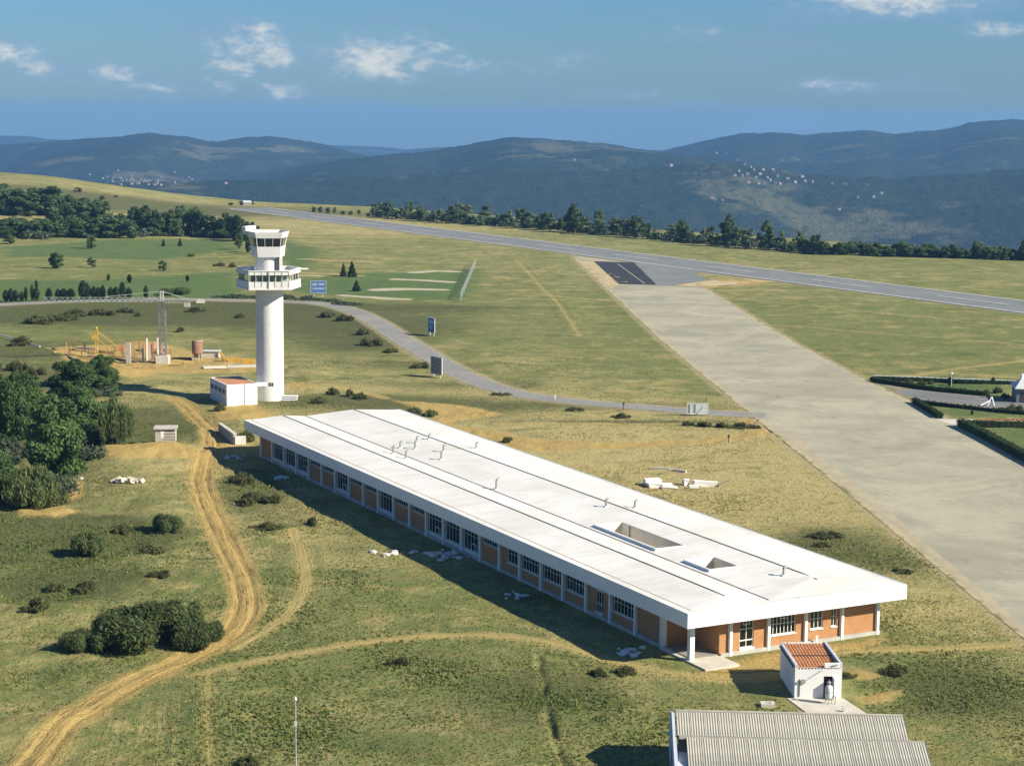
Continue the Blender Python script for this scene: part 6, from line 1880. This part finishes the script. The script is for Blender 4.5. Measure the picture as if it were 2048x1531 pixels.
for part_, wh in zip(thirds, ('left third of the wood edge behind the runway', 'middle third of the wood edge behind the runway', 'right third of the wood edge behind the runway')):
    for k, (kd, px, py, h, w) in enumerate(part_): plant(kd, px, py, h, w, nth(k) + ' tree from the left in the ' + wh, 'wood edge behind the runway')

# undergrowth that closes the foot of the woods
def undergrowth(pts, hpx, spread, n, label, size):
    r_ = np.random.default_rng(len(pts) * 7 + n)
    P = np.array([G(*p) for p in pts]); seg = np.linalg.norm(np.diff(P, axis=0), axis=1); cum = np.concatenate([[0], np.cumsum(seg)])
    lob = []
    for t in np.arange(0, cum[-1], 3.0):
        k = min(len(P) - 2, int(np.searchsorted(cum, t, 'right') - 1)); q = P[k] + (P[k + 1] - P[k]) * (t - cum[k]) / seg[k]
        x, y = q[0] + r_.normal(0, 1.5), q[1] + r_.uniform(min(-2, spread), max(-2, spread))
        h = hpx * y / FPX * r_.uniform(0.5, 1.15)
        lob.append((x, y, gz(x, y) + h * 0.45, r_.uniform(2.0, 3.6), r_.uniform(2.0, 3.6), h * 0.6))
    V, F = leaf_cloud(n, lob, size, n, 0.3, 0.35)
    tag(obj('undergrowth', np_mesh('undergrowth', V, F, MT['scrub_wood'])), label, 'undergrowth', kind='stuff')


MT['scrub_wood'] = mat_leaf('scrub_wood_leaves', (0.050, 0.078, 0.050), (0.150, 0.180, 0.100))
undergrowth([(745, 433), (1000, 453), (1300, 479), (1640, 507)], 14, 22, 11000, 'low undergrowth along the foot of the wood edge behind the runway', 0.55)
undergrowth([(1600, 503), (1850, 514), (2160, 524)], 17, 26, 12000, 'low scrub on the bank at the plateau edge beyond the runway', 0.55)
undergrowth([(-40, 476), (120, 478), (260, 473), (400, 473), (500, 482)], 16, 25, 9000, 'dark undergrowth at the foot of the woods above the golf course', 0.6)
undergrowth([(-40, 432), (100, 432), (215, 446)], 20, 25, 5000, 'dark undergrowth of the hillside wood', 0.6)
undergrowth([(430, 594), (560, 595), (650, 601), (705, 613)], 6, 5, 2500, 'dark weeds along the far verge of the road behind the tower', 0.35)

undergrowth([(-30, 850), (60, 858), (150, 850), (225, 842)], 42, 10, 5000, 'dense dark undergrowth between the pines on the upper left slope', 0.3)
undergrowth([(-30, 925), (60, 930), (140, 925), (225, 905)], 46, 8, 6000, 'dense dark undergrowth below the largest pine', 0.28)
undergrowth([(-30, 1000), (50, 1004), (115, 996)], 44, 5, 3500, 'dense grey green undergrowth at the lower end of the pines', 0.26)
undergrowth([(120, 800), (190, 800), (235, 795)], 30, 6, 2500, 'dark undergrowth at the foot of the pines near the site', 0.3)

# grass tufts and weeds: too many to count
NT_ = 260000
ra = np.exp(rng.uniform(math.log(126), math.log(640), NT_)); aa = rng.uniform(-0.30, 0.30, NT_)
ii = np.clip(np.searchsorted(rr, ra) - 1, 0, NR - 2); jj = np.clip(np.searchsorted(az, aa) - 1, 0, NA - 2)
ok = (dirt[ii, jj] < -0.2) & (pav[ii, jj] < -0.6) & (bsd[ii, jj] < -0.1) & (faint[ii, jj] < 0.1) & (np.hypot(ra * np.sin(aa) - TX, ra * np.cos(aa) - TY) > 3.4)
xx_, yy_ = ra * np.sin(aa), ra * np.cos(aa)
ok &= ~((xx_ > 23.8) & (xx_ < 31) & (yy_ > 153) & (yy_ < 166)) & ~((xx_ > 12) & (xx_ < 33) & (yy_ < 144))
ra, aa, ii, jj = ra[ok], aa[ok], ii[ok], jj[ok]
gx, gy = ra * np.sin(aa), ra * np.cos(aa)
dens = vnoise(gx, gy, 5.0, 61) + vnoise(gx, gy, 16.0, 62) * 1.2 + scrub[ii, jj] * 0.7
ok = dens - 1.3 * sstep(ra, 330, 640) > rng.uniform(-0.65, 0.6, len(gx))
gx, gy, ii, jj, dens, ra = gx[ok], gy[ok], ii[ok], jj[ok], dens[ok], ra[ok]
gzv = GZ[ii, jj]
n = len(gx)
sc_ = (0.04 + 0.075 * rng.random(n) + 0.13 * np.clip(dens, 0, 1) * rng.random(n)) * (1.05 - 0.45 * sstep(ra, 230, 420))
V = np.zeros((n, 3, 3, 3))
for b in range(3):
    t = rng.uniform(0, 6.28, n); c, s = np.cos(t), np.sin(t)
    lx, ly = rng.normal(0, .35, n) * sc_, rng.normal(0, .35, n) * sc_
    w_ = sc_ * (0.8 + 0.5 * rng.random(n))
    V[:, b, 0] = np.stack([gx - c * w_, gy - s * w_, gzv - 0.03], 1)
    V[:, b, 1] = np.stack([gx + c * w_, gy + s * w_, gzv - 0.03], 1)
    V[:, b, 2] = np.stack([gx + lx, gy + ly, gzv + sc_ * (1.0 + 0.6 * rng.random(n))], 1)


def mat_tuft():
    m = bpy.data.materials.new('tuft_grass'); m.use_nodes = True
    g = NT(m.node_tree); b = g.N['Principled BSDF']; b.inputs['Roughness'].default_value = 1.0; b.inputs['Specular IOR Level'].default_value = 0.05
    tn = g.attr('tone')
    col = g.mix(g.smooth(tn, 0.1, 0.9), (0.21, 0.25, 0.08), (0.52, 0.44, 0.19))
    g.link(col, b.inputs['Base Color'])
    tr = g.n('ShaderNodeBsdfTranslucent'); g.link(col, tr.inputs[0])
    mx = g.n('ShaderNodeMixShader'); mx.inputs[0].default_value = 0.45
    g.link(b.outputs[0], mx.inputs[1]); g.link(tr.outputs[0], mx.inputs[2]); g.link(mx.outputs[0], g.N['Material Output'].inputs[0])
    return m


me = np_mesh('grass_tufts', V.reshape(-1, 3), np.arange(9 * n).reshape(-1, 3), mat_tuft())
tone = dry[ii, jj] * 0.85 + rng.normal(0, 0.22, n) - scrub[ii, jj] * 0.45 + 0.5 * vnoise(gx, gy, 9.0, 63)
at = me.attributes.new('tone', 'FLOAT', 'POINT'); at.data.foreach_set('value', np.repeat(tone, 9).astype(np.float32))
tag(obj('grass', me), 'short grass tufts and weeds over the meadows', 'grass', kind='stuff')

# ================================================================== GARDENS RIGHT OF THE TAXIWAY
def hedge(pts, w, h, lab, name='hedge'):
    P = poly_px(pts, 1.0) if len(pts) > 2 else np.array([G(*pts[0]), G(*pts[1])])
    seg = []
    for a, b in zip(P[:-1], P[1:]):
        L = np.linalg.norm(b - a); n_ = max(1, int(L / 0.8))
        for t in np.linspace(0, 1, n_, endpoint=False): seg.append(a + (b - a) * t)
    lob = [(p[0], p[1], h * 0.5, w * 0.55, w * 0.55, h * 0.55) for p in seg]
    x0, y0 = P[0]
    V, F = leaf_cloud(max(400, len(lob) * 70), [(l[0] - x0, l[1] - y0, *l[2:]) for l in lob], 0.15, int(x0 * 10) % 999, 0.2, 0.6)
    z0 = gz(x0, y0)
    o = thing(name, lab, 'hedge', (x0, y0, z0), 0, 'clipped hedges of the garden')
    obj('foliage', np_mesh('foliage', V, F, MT['hedge']), o)
    mb = MB()
    for a, b in zip(seg[::3], seg[3::3]):
        mb.beam((a[0] - x0, a[1] - y0, h * 0.42), (b[0] - x0, b[1] - y0, h * 0.42), w * 0.75, h * 0.8)
    mb.build('core', MT['hedge'], o)
    return o


hedge([(1745, 763), (1800, 772), (1860, 781), (1930, 788), (1985, 793)], 1.1, 1.0, 'long dark hedge along the upper side of the garden ramp')
hedge([(1745, 760), (1800, 761), (1860, 763), (1930, 767), (2000, 769), (2070, 772)], 0.9, 0.8, 'hedge at the back of the garden below the pale wall')
hedge([(1832, 806), (1880, 812), (1940, 819), (2000, 826), (2060, 830)], 1.0, 0.8, 'hedge along the lower side of the garden ramp')
hedge([(1830, 806), (1883, 838)], 1.3, 1.1, 'short dark hedge on the taxiway side of the middle lawn')
hedge([(1924, 853), (2000, 855), (2100, 856)], 1.3, 1.3, 'dark hedge at the top of the lower right lawn')
hedge([(1922, 853), (1960, 871), (2048, 918), (2110, 950)], 1.7, 1.5, 'thick dark hedge between the taxiway and the lower right lawn')
a, b = on(1748, 757), on(2080, 770)
gwall = thing('garden_wall', 'low pale wall behind the garden hedges', 'wall', (0, 0, 0))
MB().beam((a[0], a[1], a[2] + 0.25), (b[0], b[1], b[2] + 0.25), 0.3, 0.7).build('wall', MT['pale_concrete'], gwall)
MB().beam((a[0], a[1], a[2] + 0.63), (b[0], b[1], b[2] + 0.63), 0.4, 0.08).build('coping', MT['frame'], gwall)
gb_ = [(1760, 758, 10, 20), (1790, 760, 8, 14), (1818, 768, 20, 16), (1842, 768, 14, 18), (1862, 767, 14, 16), (1900, 770, 18, 14), (1898, 780, 16, 18), (1925, 784, 14, 22), (1948, 766, 10, 14), (1986, 768, 14, 10), (1972, 790, 18, 24), (1995, 786, 20, 20), (2010, 796, 16, 24), (2030, 820, 20, 30), (1944, 830, 10, 6), (1995, 822, 14, 30), (2015, 824, 16, 30)]
for k, (px, py, h, w) in enumerate(gb_): plant('scrub' if k not in (5, 9, 14) else 'cypress', px, py, h, w, nth(k) + ' garden bush counted from the taxiway beyond the clipped hedges', 'bushes of the garden', name='garden_bush', cat='bush')
for k, px in enumerate(np.linspace(1938, 2060, 15)):
    x, y = G(px, 847 - (px - 1938) * 0.012)
    o = thing('striped_bollard', nth(k) + ' red and white bollard from the left along the garden path', 'bollard', (x, y, gz(x, y)), 0, 'red and white bollards along the garden path')
    MB().box(-0.16, 0.16, -0.1, 0.1, -0.1, 0.3).build('lower_band', MT['frame'], o)
    MB().box(-0.158, 0.158, -0.098, 0.098, 0.3, 0.62).build('upper_band', MT['red'], o)
sheet('garden_path', np.array([G(1870, 839), G(1925, 838), G(2100, 833), G(2100, 848), G(1930, 849), G(1900, 848)]), 0.05, MT['pale_concrete'], 5.0)
x, y = G(2062, 806)
gbld = thing('garden_building', 'dark walled building with pale roof cut by the right picture edge', 'building', (x, y, 0), R(-8))
MB().box(-2.6, 9, 0, 7, -0.2, 2.6).build('wall', MT['grey_panel'], gbld)
MB().add([(-3.0, -0.4, 2.6), (9.4, -0.4, 2.6), (9.4, 7.4, 2.6), (-3.0, 7.4, 2.6), (-1.5, 3.5, 3.9), (9.4, 3.5, 3.9)], [(0, 1, 5, 4), (2, 3, 4, 5), (3, 0, 4), (1, 2, 5), (3, 2, 1, 0)]).build('roof', MT['pale_panel'], gbld)
MB().box(-2.0, -0.9, -0.03, 0.02, 0.0, 2.0).build('door', MT['dark'], gbld)
MB().lathe([(0.3, 3.4), (0.3, 4.5), (0.15, 4.8)], 10, (-1.2, 4.5)).build('chimney', MT['frame'], gbld)
x, y = G(1982, 812)
af_ = thing('white_frame', 'white splayed metal frame among the garden bushes', 'frame', (x, y, gz(x, y)), 0.2)
MB().beam((-0.7, 0, -0.1), (0.0, 0, 1.7), 0.16).build('strut', MT['frame'], af_)
MB().beam((0.75, 0.2, -0.1), (0.1, 0, 1.7), 0.16).build('strut', MT['frame'], af_)
MB().beam((-2.2, -0.4, 0.3), (-0.3, 0, 1.0), 0.16).build('cross_bar', MT['frame'], af_)
x, y = G(1902, 778)
ls_ = thing('garden_lamp', 'thin pale lamp post among the garden bushes', 'lamp post', (x, y, gz(x, y)))
MB().tube((0, 0, -0.1), (0, 0, 2.9), 0.08, 0.06, 8).build('post', MT['pale_steel'], ls_)
MB().lathe([(0.1, 2.9), (0.24, 3.0), (0.24, 3.2), (0.05, 3.35)], 10).build('lantern', MT['frame'], ls_)

# ================================================================== FAR BUILDINGS
def house(x, y, z, w, d, h, rz, lab, group, roof=True):
    o = thing('far_house', lab, 'house', (x, y, z), rz, group)
    MB().box(-w / 2, w / 2, -d / 2, d / 2, -2, h).build('wall', MT['house_wall'], o)
    MB().add([(-w / 2 - .4, -d / 2 - .4, h), (w / 2 + .4, -d / 2 - .4, h), (w / 2 + .4, d / 2 + .4, h), (-w / 2 - .4, d / 2 + .4, h), (-w / 2 - .4, 0, h + d * .28), (w / 2 + .4, 0, h + d * .28)],
             [(0, 1, 5, 4), (2, 3, 4, 5), (0, 4, 3), (1, 2, 5), (3, 2, 1, 0)]).build('roof', MT['house_roof'], o)


hp = [(1433, 309), (1452, 311), (1475, 322), (1490, 330), (1500, 338), (1478, 345), (1508, 347), (1520, 352), (1526, 343), (1535, 357), (1512, 362), (1497, 368), (1545, 340), (1548, 345), (1563, 322), (1560, 370), (1528, 372), (1517, 372), (1550, 369), (1604, 360), (1610, 365), (1625, 367), (1665, 369), (1690, 373), (1733, 375), (1735, 317),
      (1716, 398), (1747, 397), (1763, 393), (1678, 425), (1424, 400), (1430, 402), (1445, 406), (1540, 366), (1575, 362), (1590, 366), (1495, 352), (1470, 353), (1485, 360), (1555, 355), (1147, 322), (1342, 338)]
hp.sort()
k = 0
for (px, py) in hp:
    q = hill_hit(px, py)
    if q is None: continue
    house(q[0], q[1], q[2] + 1, PR.uniform(4, 7.5), PR.uniform(4, 5.5), PR.uniform(1.8, 3), PR.uniform(-.5, .5), nth(k) + ' pale house from the left on the far right hillside', 'village on the right hillside'); k += 1
hp = sorted([(PR.gauss(275, 55), PR.gauss(364, 6)) for _ in range(34)] + [(452, 369), (350, 347), (180, 354)])
k = 0
for (px, py) in hp:
    q = hill_hit(px, py)
    if q is None: continue
    house(q[0], q[1], q[2] + 1, PR.uniform(4, 6.5), PR.uniform(3.5, 5), PR.uniform(1.5, 2.4), PR.uniform(-.5, .5), nth(k) + ' tiny pale house from the left in the far left valley', 'village in the left valley'); k += 1
x, y, z = G3(495, 411)
ws_ = thing('runway_end_shed', 'small white gabled shed at the far end of the runway', 'shed', (x, y, z), 0.1)
MB().box(-2.4, 2.4, -2, 2, -1, 1.8).build('wall', MT['house_wall'], ws_)
MB().add([(-2.6, -2.2, 1.8), (2.6, -2.2, 1.8), (2.6, 2.2, 1.8), (-2.6, 2.2, 1.8), (-2.6, 0, 2.9), (2.6, 0, 2.9)], [(0, 1, 5, 4), (2, 3, 4, 5), (0, 4, 3), (1, 2, 5), (3, 2, 1, 0)]).build('roof', MT['pale_panel'], ws_)
for k, (px, py, w, lab) in enumerate([(62, 470, 5, 'blue roofed golf hut at the left of the clubhouse road'), (158, 468, 3, 'small white kiosk in the gap of the woods'), (204, 468, 5, 'low golf hut with reddish roof right of the kiosk')]):
    x, y, z = G3(px, py)
    o = thing('golf_hut', lab, 'hut', (x, y, z), 0.1)
    MB().box(-w / 2, w / 2, -2, 2, -0.5, 2.4).build('wall', MT['house_white'], o)
    MB().add([(-w / 2 - .3, -2.3, 2.4), (w / 2 + .3, -2.3, 2.4), (w / 2 + .3, 2.3, 2.4), (-w / 2 - .3, 2.3, 2.4), (-w / 2 - .3, 0, 3.5), (w / 2 + .3, 0, 3.5)], [(0, 1, 5, 4), (2, 3, 4, 5), (0, 4, 3), (1, 2, 5), (3, 2, 1, 0)]).build('roof', [MT['blue'], MT['house_white'], MT['terracotta']][k], o)

# ------------------------------------------------------------------ haze: the air over valley and hills
hz = MB().box(-8200, 8200, -400, 13000, -290, 120)
mh = bpy.data.materials.new('valley_haze'); mh.use_nodes = True
gh = NT(mh.node_tree); gh.N.remove(gh.N['Principled BSDF'])
pv = gh.n('ShaderNodeVolumePrincipled')
pv.inputs['Color'].default_value = (0.22, 0.48, 0.88, 1)
for _k in ('Density Attribute', 'Color Attribute', 'Temperature Attribute'):
    pv.inputs[_k].default_value = ''
pv.inputs['Density'].default_value = 8.0e-5
pv.inputs['Anisotropy'].default_value = 0.1
gh.link(pv.outputs[0], gh.N['Material Output'].inputs['Volume'])
tag(hz.build('haze', mh), kind='stuff')
